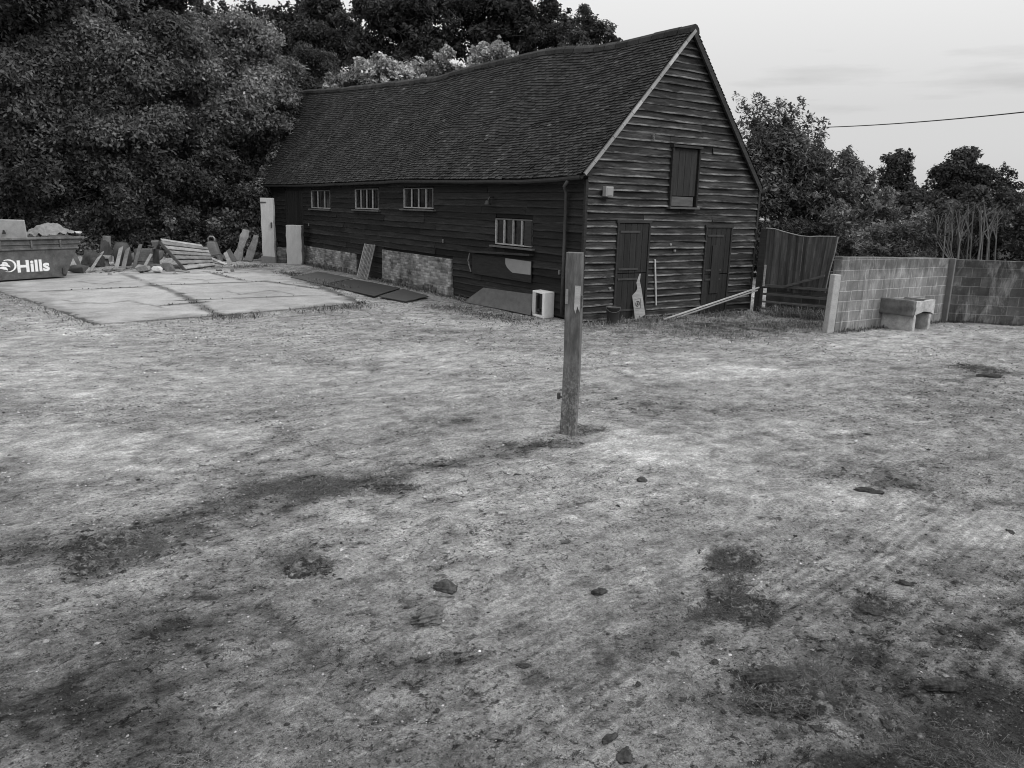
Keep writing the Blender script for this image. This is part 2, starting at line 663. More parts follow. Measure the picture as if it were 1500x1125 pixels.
def ground_tone(x, y):
    w1 = (fbm(x * 1.1, y * 1.1, 4, 31) - .5)
    w2 = (fbm(x * 1.1 + 40, y * 1.1, 4, 47) - .5)
    t = .345 + (fbm(x * .5, y * .9, 5, 3) - .5) * .20 + (fbm(x * 2.3 + y * 1.2, y * 4.5 - x * 2, 6, 71, .62) - .5) * .26
    t = t + (fbm(x * 5.5, y * 5.5, 5, 73, .65) - .5) * .20
    t = t - .09 * sstep(fbm(x * 6.5 + 3, y * 6.5, 5, 77, .65), .60, .68)
    t = t - .125 * (1 - sstep(y + w1 * 2.5 - .25 * np.abs(x), 2.6, 5.2))  # lens vignette painted as darker ground nearest the camera
    # seams of the buried concrete bays, meeting at the post
    sa, sb, sc = gp(60, 808), gp(834, 645), gp(1520, 800)
    ds = seg_dist(x, y, sa, sb) + w1 * .35
    seam = (1 - sstep(np.abs(ds) + (fbm(x * 6, y * 6, 5, 35, .65) - .5) * .5, .05, .34)) * (.55 + .45 * sstep(fbm(x * 1.3, y * 1.3, 3, 37), .30, .55))
    t = t - .135 * seam
    t = t + .05 * (1 - sstep(np.abs(ds - .75), .1, .45)) * sstep(fbm(x * 1.2, y * 1.2, 4, 41), .40, .55)
    ds2 = seg_dist(x, y, sb, sc) + w2 * .5
    t = t + .07 * (1 - sstep(np.abs(ds2 - .12), .15, .75)) * sstep(fbm(x * 1.1, y * 1.1, 3, 39), .25, .5)
    lit = .25 + (fbm(x * .7, y * .7, 3, 91) - .5) * .9 + .5 * seam
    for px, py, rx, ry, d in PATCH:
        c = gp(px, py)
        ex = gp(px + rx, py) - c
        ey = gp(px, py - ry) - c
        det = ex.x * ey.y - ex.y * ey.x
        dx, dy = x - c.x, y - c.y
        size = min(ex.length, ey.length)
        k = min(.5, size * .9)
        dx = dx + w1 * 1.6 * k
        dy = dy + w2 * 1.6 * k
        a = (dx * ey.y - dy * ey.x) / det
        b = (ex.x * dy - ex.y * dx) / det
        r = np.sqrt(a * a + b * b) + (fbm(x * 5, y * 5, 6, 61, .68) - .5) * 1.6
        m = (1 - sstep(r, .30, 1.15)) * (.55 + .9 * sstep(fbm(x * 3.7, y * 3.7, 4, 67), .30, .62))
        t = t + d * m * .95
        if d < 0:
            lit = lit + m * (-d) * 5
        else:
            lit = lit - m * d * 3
    # grooves left by the brush when the concrete under the dirt was cast
    g0, g1 = gp(978, 1032), gp(1104, 942)
    gd = (g1 - g0).normalized()
    per = -x * gd.y + y * gd.x
    gm = sstep(fbm(x * .8, y * .8, 3, 83), .34, .55)
    gb = .35 + .65 * sstep(fbm(per * 9, (x * gd.x + y * gd.y) * 1.5, 5, 85, .6), .38, .60)
    t = t * (1 + .23 * gm * gb * np.sin((per + w1 * .09) * 74) * np.clip((9 - y) / 3, 0, 1) * sstep(x, -.9, .6))
    # gravel swept against the foot of the barn and to the left of it
    return np.clip(t, .05, .6), np.clip(lit, 0, 1.2)


def make_ground():
    def axis(lo, hi, spec):
        out = [lo]
        while out[-1] < hi:
            out.append(out[-1] + spec(out[-1]))
        return np.array(out)
    ys = axis(-30, 330, lambda y: .022 if 2.4 < y < 6 else .035 if 2 < y < 10 else .05 if y < 16 and y > 1 else .10 if 0 < y < 26 else .4 if 0 < y < 45 else 2.5)
    xs = axis(-160, 160, lambda x: .028 if abs(x) < 4.3 else .07 if abs(x) < 9 else .14 if abs(x) < 20 else .8 if abs(x) < 40 else 4.0)
    X, Y = np.meshgrid(xs, ys)
    x, y = X.ravel(), Y.ravel()
    z = ground_z(x, y)
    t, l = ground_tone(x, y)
    z = z + (t - .25) * .05 * (np.abs(y) < 14)
    far = sstep(y, 33, 40)
    t = t * (1 - far) + .03 * far
    nx, ny = len(xs), len(ys)
    idx = np.arange(nx * ny).reshape(ny, nx)
    F = np.stack([idx[:-1, :-1], idx[:-1, 1:], idx[1:, 1:], idx[1:, :-1]], -1).reshape(-1, 4)
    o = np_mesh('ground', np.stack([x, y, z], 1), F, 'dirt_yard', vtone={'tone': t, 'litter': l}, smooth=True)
    struct(o)


make_ground()

JOINTS = [((184, 403), (262, 431)), ((262, 431), (322, 463)), ((66, 427), (205, 421)), ((218, 419), (385, 413)), ((240, 448), (300, 443)),
          ((262, 441), (470, 433)), ((180, 401), (388, 400)), ((300, 398), (360, 412)), ((420, 400), (532, 446)), ((388, 412), (470, 424))]
JW = [(gp(*a), gp(*b)) for a, b in JOINTS]


def make_slab():
    xs = np.arange(-24, -2.5, .05)
    ys = np.arange(14, 31.5, .05)
    X, Y = np.meshgrid(xs, ys)
    x, y = X.ravel(), Y.ravel()
    wob = (fbm(x * 3, y * 3, 5, 7, .6) - .5) * .45
    ins = in_poly(x + wob, y + wob, SLAB)
    t = .285 + (fbm(x * .4, y * .4, 4, 8) - .5) * .12 + (fbm(x * 2, y * 2, 4, 18) - .5) * .06
    for a, b in JW:
        d = seg_dist(x + wob * .4, y + wob * .4, a, b)
        m = (1 - sstep(d, .05, .19)) * (.35 + .65 * sstep(fbm(x * 1.5, y * 1.5, 3, 19), .30, .50))
        t = t * (1 - .62 * m)
    for pts_ in ([(90, 440), (150, 446), (190, 441), (240, 452)], [(330, 427), (352, 432), (395, 426), (430, 432)], [(110, 412), (150, 417), (178, 412)], [(270, 408), (300, 411), (330, 408)]):
        for a, b in zip(pts_[:-1], pts_[1:]):
            dd = seg_dist(x + wob * .6, y + wob * .6, gp(*a), gp(*b))
            t = t * (1 - .45 * (1 - sstep(dd, .02, .07)))
    # dirt creeping in from the rim
    t = t * (1 - .14 * sstep(fbm(x * 2.2, y * 2.2, 6, 29, .65), .50, .66))
    d = np.full(x.shape, 99.0)
    for i in range(len(SLAB)):
        d = np.minimum(d, seg_dist(x, y, SLAB[i], SLAB[(i + 1) % len(SLAB)]))
    t = t * (1 - .38 * (1 - sstep(d + (fbm(x * 2.5, y * 2.5, 4, 23) - .5) * 1.6, 0, .7)))
    z = np.full(x.shape, .012) + (fbm(x, y, 3, 4) - .5) * .012
    nx, ny = len(xs), len(ys)
    idx = np.arange(nx * ny).reshape(ny, nx)
    F = np.stack([idx[:-1, :-1], idx[:-1, 1:], idx[1:, 1:], idx[1:, :-1]], -1).reshape(-1, 4)
    F = F[ins[F].all(1)]
    used = np.unique(F)
    remap = np.full(nx * ny, -1)
    remap[used] = np.arange(len(used))
    F = remap[F]
    V = np.stack([x, y, z], 1)[used]
    # rim faces down into the soil
    n = len(used)
    e = {}
    for f in F:
        for i in range(4):
            a, b = int(f[i]), int(f[(i + 1) % 4])
            if (b, a) in e:
                del e[(b, a)]
            else:
                e[(a, b)] = 1
    V2 = V.copy()
    V2[:, 2] = -.12
    side = np.array([[b, a, a + n, b + n] for a, b in e])
    o = np_mesh('concrete_slab', np.concatenate([V, V2]), np.concatenate([F, side]), 'old_concrete',
                vtone={'tone': np.concatenate([t[used], t[used]])}, smooth=False)
    struct(o)


make_slab()

# ------------------------------------------------------------------ barn
barn = bpy.data.objects.new('barn', None)
COL.objects.link(barn)
barn.location = BC
barn.rotation_euler = (0, 0, BAZ)
tag(barn, 'long black weatherboarded barn with a sagging tiled roof and a gable end facing the yard', 'barn')


def onU(px, py, u=0.0):
    d = ray(px, py)
    o = Vector((0, 0, CAMH)) - BC
    t = (u - o.dot(BG)) / d.dot(BG)
    p = o + d * t
    return p.dot(BL), p.z


def onV(px, py, v=0.0):
    d = ray(px, py)
    o = Vector((0, 0, CAMH)) - BC
    t = (v - o.dot(BL)) / d.dot(BL)
    p = o + d * t
    return p.dot(BG), p.z


def bw(u, v, z=0.0):
    return BC + BG * u + BL * v + Vector((0, 0, z))


rp = sorted(onU(*p, BW / 2) for p in [(1012, 42), (960, 53), (905, 66), (870, 71), (800, 75), (760, 85), (700, 98), (640, 115), (600, 120), (560, 124), (500, 131), (440, 135)])
ep = sorted(onU(*p, -.2) for p in [(855, 259), (840, 262), (760, 266), (640, 266), (600, 265), (540, 268), (440, 272), (388, 272)])
RV, RZ = [a for a, b in rp], [b for a, b in rp]
EV, EZ = [a for a, b in ep], [b for a, b in ep]
RVMAX = RV[-1]


def roof_pt(vn, s, side=0, lift=0.0):
    """vn 0..1 along the roof, s 0 eave .. 1 ridge"""
    ve = -.14 + vn * (24.0 + .14)
    vr = -.14 + vn * (RVMAX + .14)
    ez = np.interp(ve, EV, EZ)
    rz = np.interp(vr, RV, RZ)
    if side == 1:
        ez = 3.06
    v = ve + (vr - ve) * s
    oh = .0 if side == 1 else .24
    u = -oh + (BW / 2 + oh) * s
    z = ez + (rz - ez) * s
    z += -.10 * math.sin(PI * s) * math.sin(PI * vn) + .05 * (1 - s) ** 3
    z += .05 * math.sin(v * .9 + 1.3) * math.sin(PI * s) * min(1, vn * 4) + .03 * math.sin(v * 2.3 + s * 4) * math.sin(PI * s) * min(1, vn * 4)
    n = Vector((-.75, 0, .66))
    p = Vector((u, v, z)) + n * lift
    if side == 1:
        p.x = BW - p.x
    return p


def make_tiles(side):
    rows = 48
    cols = 146
    V = []
    T = []
    rnd = np.random.default_rng(3 + side)
    for r in range(rows):
        s0 = r / rows
        s1 = min(1.0, (r + 1.45) / rows)
        shift = .5 if r % 2 else 0
        for c in range(-1, cols):
            a = max(0.0, (c + shift) / cols)
            b = min(1.0, (c + 1 + shift) / cols - .0006)
            if b <= a + .001:
                continue
            j = rnd.normal(0, .0045)
            k = rnd.normal(0, .004)
            ds = rnd.normal(0, .0016)
            if rnd.random() < .015:
                ds -= .008
                j += .012
            p = [roof_pt(a, max(-.004, s0 + ds), side, .042 + j), roof_pt(b, max(-.004, s0 + ds), side, .042 + j + k),
                 roof_pt(b, s1, side, .010), roof_pt(a, s1, side, .010)]
            q = [roof_pt(a, max(-.004, s0 + ds), side, .010 + j), roof_pt(b, max(-.004, s0 + ds), side, .010 + j + k)]
            V += p + q
            t = float(np.clip(rnd.normal(1, .34), .3, 2.4))
            if rnd.random() < .012:
                t *= rnd.uniform(1.8, 3.2)
            if r < 1:
                t *= 1.1
            T += [t] * 4
    V = np.array([tuple(p) for p in V])
    n = len(V) // 6
    b = (np.arange(n) * 6)[:, None]
    if side == 0:
        loc = np.array([[3, 2, 1, 0], [0, 1, 5, 4], [3, 0, 4, 4], [1, 2, 5, 5]])
    else:
        loc = np.array([[0, 1, 2, 3], [4, 5, 1, 0], [4, 0, 3, 3], [5, 2, 1, 1]])
    # keep all quads; the cheeks are degenerate triangles
    F = (b[:, :, None] + loc[None]).reshape(-1, 4)
    T = np.array(T)
    keep = np.ones(len(F), bool)
    tri = (F[:, 2] == F[:, 3])
    F4, T4 = F[~tri], T[~tri]
    return V, F4, T4


V0, F0, T0 = make_tiles(0)
V1, F1, T1 = make_tiles(1)
roof = np_mesh('roof', np.concatenate([V0, V1]), np.concatenate([F0, F1 + len(V0)]), 'clay_tile', np.concatenate([T0, T1]), parent=barn)

# underside sheet of the roof, so that no light leaks in
mb = MB()
N = 24
for side in (0, 1):
    P = [[roof_pt(i / N, (0.01, .5, .995)[j], side, -.02) for j in range(3)] for i in range(N + 1)]
    for i in range(N):
        for j in range(2):
            mb.add([P[i][j], P[i + 1][j], P[i + 1][j + 1], P[i][j + 1]], [(0, 1, 2, 3)])
mb.build('roof_lining', 'interior', barn)

# ridge tiles
mb = MB()
nr = 62
for i in range(nr):
    a, b = i / nr, (i + 1) / nr - .0008
    pa, pb = roof_pt(a, 1, 0, 0), roof_pt(b, 1, 0, 0)
    j = random.uniform(-.012, .012)
    V = []
    prof = [(-.15, -.12), (-.125, -.01), (-.06, .055), (0, .075), (.06, .055), (.125, -.01), (.15, -.12)]
    for p in (pa, pb):
        for du, dz in prof:
            V.append((BW / 2 + du, p.y, p.z + dz + j + .01))
    n = len(prof)
    F = [(k, k + 1, n + k + 1, n + k) for k in range(n - 1)] + [tuple(range(n - 1, -1, -1)), tuple(range(n, 2 * n))]
    mb.add(V, F, random.uniform(.7, 1.5))
mb.build('ridge', 'clay_tile', roof)

# verge: pale barge board at the near gable, seen from the yard
mb = MB()
for i in range(12):
    s0, s1 = i / 12 * .985 + .012, (i + 1) / 12 * .985 + .010
    a0, a1 = roof_pt(0, s0, 0, -.012), roof_pt(0, s1, 0, -.012)
    b0, b1 = roof_pt(0, s0, 0, -.085), roof_pt(0, s1, 0, -.085)
    o = Vector((0, .045, 0))
    w = random.uniform(-.004, .004)
    q = Vector((0, -.012 + w, 0))
    mb.hexa([b0 + q, b0 + o, b1 + o, b1 + q], [a0 + q, a0 + o, a1 + o, a1 + q], random.uniform(.5, .85))
mb.build('verge_board', 'pale_timber', barn)
mb = MB()
for i in range(6):
    s0, s1 = i / 6 * .985 + .012, (i + 1) / 6 * .985 + .012
    a0, a1 = roof_pt(0, s0, 1, -.012), roof_pt(0, s1, 1, -.012)
    b0, b1 = roof_pt(0, s0, 1, -.12), roof_pt(0, s1, 1, -.12)
    o = Vector((0, .045, 0))
    q = Vector((0, -.012, 0))
    mb.hexa([b0 + q, b0 + o, b1 + o, b1 + q], [a0 + q, a0 + o, a1 + o, a1 + q])
mb.build('verge_board', 'dark_timber', barn)


# openings, measured on the wall planes
def rectU(x0, y0, x1, y1):
    va, za = onU(x0, y0)
    vb, zb = onU(x1, y1)
    return [min(va, vb), max(va, vb), min(za, zb), max(za, zb)]


def rectV(x0, y0, x1, y1):
    ua, za = onV(x0, y0)
    ub, zb = onV(x1, y1)
    return [min(ua, ub), max(ua, ub), min(za, zb), max(za, zb)]


WINS = [rectU(457, 279, 485, 306), rectU(521.5, 276.5, 556, 307), rectU(593, 275.5, 636, 306), rectU(728, 319.5, 780, 362.5)]
WINS[0][3] = min(WINS[0][3], 2.98)
DOOR1 = rectV(905, 325.5, 945, 466)
DOOR1 = [onV(905, 326)[0], onV(949, 328)[0], .03, onV(905, 326)[1]]
DOOR2 = [onV(1034, 334)[0], onV(1069, 336)[0], .03, onV(1037, 333)[1]]
LOFT = [onV(984, 218)[0], onV(1021, 219)[0], onV(980, 303)[1], onV(986, 216)[1]]
STUB = [onU(445, 300)[0], onU(419, 300)[0], .06, 2.95]       # plank door at the far end of the long wall
PLINTH = [[onU(524, 370)[0], onU(444, 370)[0]], [onU(664, 400)[0], onU(563, 390)[0]]]


def make_boards(axis, name, mat, openings, zlo, expo, rangefn, ncourse, proud, wob, seed, segl):
    rnd = random.Random(seed)
    V, F, T, E = [], [], [], []

    def P(a, off, z):
        return (-off, a, z) if axis == 'y' else (a, -off, z)
    for i in range(ncourse):
        zb = zlo + i * expo
        zt = zb + expo + .028
        ra = rangefn(zb + expo * .8)
        rb = rangefn(zb)
        if rb is None:
            continue
        if ra is None:
            ra = ((rb[0] + rb[1]) / 2 - .02, (rb[0] + rb[1]) / 2 + .02)
        ivs = [(rb[0], rb[1])]
        for o0, o1, p0, p1 in openings:
            if zb + expo * .55 > p0 and zb + expo * .45 < p1:
                nv = []
                for a, b in ivs:
                    if o1 <= a or o0 >= b:
                        nv.append((a, b))
                        continue
                    if o0 > a:
                        nv.append((a, o0))
                    if o1 < b:
                        nv.append((o1, b))
                ivs = nv
        for a, b in ivs:
            cuts = [a]
            while cuts[-1] + segl * 1.4 < b:
                cuts.append(cuts[-1] + rnd.uniform(.6, 1.4) * segl)
            if b - cuts[-1] < .3 and len(cuts) > 1:
                cuts.pop()
            cuts.append(b)
            for c0, c1 in zip(cuts[:-1], cuts[1:]):
                c1 -= .005
                tone = max(.35, rnd.gauss(1, .30))
                tilt = rnd.gauss(0, wob * .5)
                pr = proud * rnd.uniform(.7, 1.35)
                cup = rnd.gauss(0, proud * .25)
                n = max(2, int((c1 - c0) / .35))
                base = len(V)
                ph, ph2 = rnd.uniform(0, 6), rnd.uniform(0, 6)
                for k in range(n + 1):
                    f = k / n
                    x = c0 + (c1 - c0) * f
                    dz = tilt * (f - .5) + wob * .45 * math.sin(f * 5 + ph) + wob * .3 * math.sin(x * 4.1 + ph2)
                    pp = pr + proud * .3 * math.sin(x * 2.7 + ph) + cup * math.sin(PI * f)
                    # the ends follow the slope of the roof on a gable
                    xt = x
                    if k == 0 and abs(c0 - rb[0]) < 1e-6:
                        xt = max(x, ra[0])
                    if k == n and abs(c1 + .005 - rb[1]) < 1e-6:
                        xt = min(x, ra[1])
                    V += [P(x, .003, zb + dz), P(x, pp, zb + dz), P(x + (xt - x) * .25, pp * .80, zb + dz + expo * .24), P(xt, .005, zt)]
                for k in range(n):
                    q = base + 4 * k
                    for j in range(3):
                        f_ = (q + j, q + j + 1, q + 4 + j + 1, q + 4 + j)
                        F.append(f_ if axis == 'y' else f_[::-1])
                        T.append(tone)
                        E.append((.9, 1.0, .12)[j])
                F.append((base, base + 1, base + 2, base + 3))
                T.append(tone)
                E.append(.3)
                q = base + 4 * n
                F.append((q + 3, q + 2, q + 1, q))
                T.append(tone)
                E.append(.3)
    o = np_mesh(name, np.array(V), np.array(F), mat, np.array(T), parent=barn)
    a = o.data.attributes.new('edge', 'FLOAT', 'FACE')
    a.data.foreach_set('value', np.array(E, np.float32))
    return o


op_side = [[w[0] - .02, w[1] + .02, w[2] - .03, w[3] + .02] for w in WINS] + [[STUB[0], STUB[1], -1, 2.97]]
PTOP = [onU(484, 365.5)[1], onU(612, 372.5)[1]]
op_side += [[p[0], p[1], -1, h + .02] for p, h in zip(PLINTH, PTOP)]
make_boards('y', 'side_wall', 'side_boards', op_side, .05, .176, lambda z: (-.0, 24.0), 18, .040, .011, 21, 3.2)


def grange(z):
    if z < 3.12:
        return (-.0, BW)
    s = (z - 3.17) / (6.57 - 3.17)
    a = -.24 + (BW / 2 + .24) * s + .12
    if a > BW / 2 - .05:
        return None
    return (max(0, a), min(BW, BW - a))


op_gab = [[DOOR1[0], DOOR1[1], -1, DOOR1[3]], [DOOR2[0], DOOR2[1], -1, DOOR2[3]], [LOFT[0], LOFT[1], LOFT[2], LOFT[3]]]
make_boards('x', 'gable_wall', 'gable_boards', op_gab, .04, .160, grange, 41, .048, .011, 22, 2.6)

# carcass behind the boards: a dark box with openings closed by the parts below
mb = MB()
Z0 = 3.12
t = .10


def wall_cells(openings, a0, a1, z0, z1):
    xs = sorted({a0, a1, *[min(max(o[0], a0), a1) for o in openings], *[min(max(o[1], a0), a1) for o in openings]})
    zs = sorted({z0, z1, *[min(max(o[2], z0), z1) for o in openings], *[min(max(o[3], z0), z1) for o in openings]})
    for x0, x1 in zip(xs[:-1], xs[1:]):
        for q0, q1 in zip(zs[:-1], zs[1:]):
            cx, cz = (x0 + x1) / 2, (q0 + q1) / 2
            if any(o[0] < cx < o[1] and o[2] < cz < o[3] for o in openings):
                continue
            yield x0, x1, q0, q1


for a, b, c, d in wall_cells(op_side[:4], 0.0, 24.0, -.1, 3.08):
    mb.add([(.002, a, c), (.002, b, c), (.002, b, d), (.002, a, d)], [(0, 3, 2, 1)])
for a, b, c, d in wall_cells(op_gab[2:], 0.0, BW, -.1, 3.08):
    mb.add([(a, .002, c), (b, .002, c), (b, .002, d), (a, .002, d)], [(0, 1, 2, 3)])
# gable triangle above, round the loft hatch, cut in strips
zz = np.linspace(3.08, 6.5, 40)
for z0, z1 in zip(zz[:-1], zz[1:]):
    g0, g1 = grange(z0), grange(z1)
    if g0 is None:
        break
    if g1 is None:
        g1 = (BW / 2 - .02, BW / 2 + .02)
    zc = (z0 + z1) / 2
    if LOFT[2] < zc < LOFT[3]:
        mb.add([(g0[0], .002, z0), (LOFT[0], .002, z0), (LOFT[0], .002, z1), (g1[0], .002, z1)], [(0, 1, 2, 3)])
        mb.add([(LOFT[1], .002, z0), (g0[1], .002, z0), (g1[1], .002, z1), (LOFT[1], .002, z1)], [(0, 1, 2, 3)])
    else:
        mb.add([(g0[0], .002, z0), (g0[1], .002, z0), (g1[1], .002, z1), (g1[0], .002, z1)], [(0, 1, 2, 3)])
mb.add([(BW, 0.002, -.1), (BW, 24, -.1), (BW, 24, 3.2), (BW, 0.002, 3.2)], [(0, 1, 2, 3)])
mb.add([(0, 24, -.1), (BW, 24, -.1), (BW, 24, 3.2), (BW / 2, 24, 7.2), (0, 24, 3.2)], [(4, 3, 2, 1, 0)])
mb.build('wall_lining', 'interior', barn)

# corner boards
mb = MB()
mb.box((-.012, -.012, 1.58), (.075, .075, 3.10), None, .8)
mb.build('corner_board', 'dark_timber', barn, bevel=.006)
mb = MB()
mb.box((BW + .01, -.015, 1.55), (.07, .08, 3.05), None, .8)
mb.build('corner_board', 'dark_timber', barn, bevel=.006)

# brick plinths under the long wall
for p, h in zip(PLINTH, PTOP):
    mb = MB()
    a, b = p
    mb.box((-.02, (a + b) / 2, (h - .1) / 2), (.12, b - a - .01, h + .1), None, 1.0)
    n = int((b - a) / .25)
    for i in range(n):
        mb.box((-.09 + random.uniform(-.02, .02), a + (i + .5) * (b - a) / n, .03), (.10, .20, random.uniform(.10, .34)),
               rotz(random.uniform(-.2, .2)), random.uniform(.4, .9), jit=.02)
    mb.build('brick_plinth', 'plinth_brick', barn)
mb = MB()
mb.box((-.03, PLINTH[1][0] + .32, -.02), (.30, .7, .5), None, 1.15, jit=.02)
mb.build('brick_footing', 'plinth_brick', barn)


def make_window(w, bars, slant=False, dark_last=False):
    a, b, z0, z1 = w
    fr = MB()
    t = .034
    fr.box((-.020, (a + b) / 2, z1 - t / 2), (.05, b - a, t), None, .3)  # top rail toned dark: eave shadow put into its colour
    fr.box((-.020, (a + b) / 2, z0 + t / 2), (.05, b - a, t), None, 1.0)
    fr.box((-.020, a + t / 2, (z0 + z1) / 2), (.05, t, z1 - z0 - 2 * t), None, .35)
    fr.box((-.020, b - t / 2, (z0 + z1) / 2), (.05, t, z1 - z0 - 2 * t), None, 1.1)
    win = fr.build('window', 'window_paint', barn, bevel=.004)
    for i, f in enumerate(bars):
        m = MB()
        y = b + (a - b) * f
        m.box((-.024, y, (z0 + z1) / 2), (.04, .055, z1 - z0 - 2 * t), None, .95 - .2 * (i % 2))
        m.build('bar', 'window_paint', win, bevel=.004)
    g = MB()
    g.add([(.012, a, z0), (.012, b, z0), (.012, b, z1), (.012, a, z1)], [(0, 3, 2, 1)])
    g.build('pane', 'glass_dark', win)
    s = MB()
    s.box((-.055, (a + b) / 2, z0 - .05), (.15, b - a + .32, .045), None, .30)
    s.build('sill', 'window_paint', win, bevel=.008)
    return win


make_window(WINS[0], [.36, .72])
make_window(WINS[1], [.26, .51, .76])
make_window(WINS[2], [.28, .52, .77])
make_window(WINS[3], [.25, .50, .74])
# dark board standing in for the near window's dark last pane
mb = MB()
a, b, z0, z1 = WINS[3]
mb.box((-.045, a + .14, (z0 + z1) / 2), (.018, .30, z1 - z0 - .06), None, 1.2)
mb.build('dark_pane', 'dark_timber', barn, bevel=.004)

# flap board under the near window with its ledge and white panel
va, za = onU(695, 367)
vb, zb = onU(783, 372)
v0, z0_ = onU(693, 399)
v1, z1_ = onU(782, 403)
mb = MB()
mb.hexa([(-.17, va, za - .05), (-.17, vb, zb - .05), (-.02, vb, zb - .05), (-.02, va, za - .05)],
        [(-.17, va, za), (-.17, vb, zb), (-.02, vb, zb), (-.02, va, za)], 1.2)
ledge = mb.build('ledge', 'dark_timber', barn, bevel=.006)
mb = MB()
zz1, zz0 = za - .06, z0_
mb.box((-.062, (va + vb) / 2, (zz0 + zz1) / 2 - .02), (.02, abs(va - vb) - .02, abs(zz1 - zz0)), None, .8)
hatch = mb.build('counter_hatch', 'dark_timber', barn, bevel=.004)
mb = MB()
n = 12
pa, pz = onU(744, 378)
qa, qz = onU(781, 402)
poly = []
for i in range(n + 1):
    f = i / n
    poly.append((-.078, pa - .30 * (pa - qa) * max(0, f - .3) ** 2 * 2, pz + (qz - .02 - pz) * f))
poly += [(-.078, qa, qz - .01), (-.078, qa, pz - .01)]
mb.slab(poly[::-1], (.004, 0, 0), .30)
mb.build('panel', 'white_enamel', hatch)
mb = MB()
ca, cz = onU(691.5, 371)
da, dz = onU(693.5, 398)
mb.tube([(-.08, ca, cz), (-.085, ca + .06, (cz + dz) / 2 + .05), (-.08, ca + .02, (cz + dz) / 2 - .06), (-.08, da, dz)], [.014, .022, .022, .012], 6, .8)
mb.build('splintered_edge', 'worn_timber', hatch)

# plank door at the far end
mb = MB()
a, b, z0, z1 = STUB
n = 9
for i in range(n):
    y0, y1 = a + (b - a) * i / n, a + (b - a) * (i + 1) / n - .012
    mb.box((-.012 - random.uniform(0, .008), (y0 + y1) / 2, (z0 + z1) / 2), (.03, y1 - y0, z1 - z0), None, random.uniform(.6, 1.3))
mb.build('far_door', 'door_timber', barn)


def plank_leaf(name, u0, u1, z0, z1, n=4, tones=(.7, 1.4), off=.03, mat='door_timber', parent=None):
    m = MB()
    for i in range(n):
        a, b = u0 + (u1 - u0) * i / n + .004, u0 + (u1 - u0) * (i + 1) / n - .004
        m.box(((a + b) / 2, -off - random.uniform(0, .004), (z0 + z1) / 2), (b - a, .028, z1 - z0), None, random.uniform(*tones))
    return m.build(name, mat, parent or barn, bevel=.003)


def make_stable_door(D, split, pale_bits):
    u0, u1, z0, z1 = D
    fr = MB()
    fr.box(((u0 + u1) / 2, -.030, z1 + .03), (u1 - u0 + .14, .085, .07), None, 1.1)
    for u in (u0 - .02, u1 + .02):
        fr.box((u, -.030, (z0 + z1) / 2), (.05, .08, z1 - z0 - .01), None, .9)
    door = fr.build('door', 'dark_timber', barn, bevel=.004)
    up = plank_leaf('upper_leaf', u0 + .01, u1 - .01, split + .012, z1 - .02, 5, parent=door)
    lo = plank_leaf('lower_leaf', u0 + .01, u1 - .01, z0, split - .008, 5, parent=door)
    for z, lf in ((split + .10, up), (z1 - .20, up), (z0 + .2, lo), (split - .13, lo)):
        st = MB()
        st.box(((u0 + u1) / 2 - .12, -.062, z), ((u1 - u0) * .65, .008, .045), None, 1.0)
        st.build('strap_hinge', 'dark_metal', door)
    return door


sp1 = onV(925, 400)[1]
sp2 = onV(1052, 401)[1]
d1 = make_stable_door(DOOR1, sp1, True)
d2 = make_stable_door(DOOR2, sp2, False)
mb = MB()
mb.box((DOOR2[0] + .38, -.066, sp2 + .12), (.30, .012, 1.2), None, 1.3)
mb.build('cover_strip', 'door_timber', d2)
# loft hatch
u0, u1, z0, z1 = LOFT
fr = MB()
fr.box(((u0 + u1) / 2, -.06, z1 + .03), (u1 - u0 + .14, .16, .05), None, 1.1)
for u, k in ((u0 - .02, .8), (u1 + .02, .5)):
    fr.box((u, -.05, (z0 + z1) / 2), (.05, .11, z1 - z0), None, k)
lh = fr.build('loft_hatch', 'dark_timber', barn, bevel=.004)
plank_leaf('hatch_leaf', u0 + .01, u1 - .01, z0 + .26, z1 - .01, 4, (.9, 1.8), .035, parent=lh)
mb = MB()
mb.box(((u0 + u1) / 2 - .04, -.045, z0 + .13), (u1 - u0 - .06, .03, .22), None, .42)
mb.box(((u0 + u1) / 2, -.085, z0 - .02), (u1 - u0 + .16, .17, .045), None, .45)
mb.build('threshold', 'worn_timber', lh, bevel=.005)
# flood light on the gable
a, z1 = onV(880, 273)
b, z0 = onV(890, 288)
mb = MB()
mb.box(((a + b) / 2, -.13, (z0 + z1) / 2), (b - a, .12, z1 - z0), None, .36)
mb.box(((a + b) / 2, -.195, (z0 + z1) / 2), (b - a - .04, .012, z1 - z0 - .05), None, .28)
mb.box(((a + b) / 2, -.05, (z0 + z1) / 2 - .03), (.05, .06, .1), None, .15)
mb.build('flood_light', 'white_enamel', barn, bevel=.01)
# hook above the hatch
a, z1 = onV(954, 198)
mb = MB()
mb.tube([(a, -.02, z1), (a, -.09, z1 + .01), (a - .02, -.11, z1 - .04), (a, -.09, z1 - .11)], .014, 6, 1)
mb.build('hook', 'worn_timber', barn)
# lamp bracket on the long wall
a, z1 = onU(724, 294)
mb = MB()
mb.tube([(-.02, a, z1 + .1), (-.14, a, z1 + .08), (-.20, a, z1 - .02)], .022, 8)
mb.lathe([(.0, .05), (.05, .03), (.085, -.07), (.075, -.07), (.0, .0)], (-.20, a, z1 - .03), 12, .8)
mb.build('wall_lamp', 'dark_metal', barn)
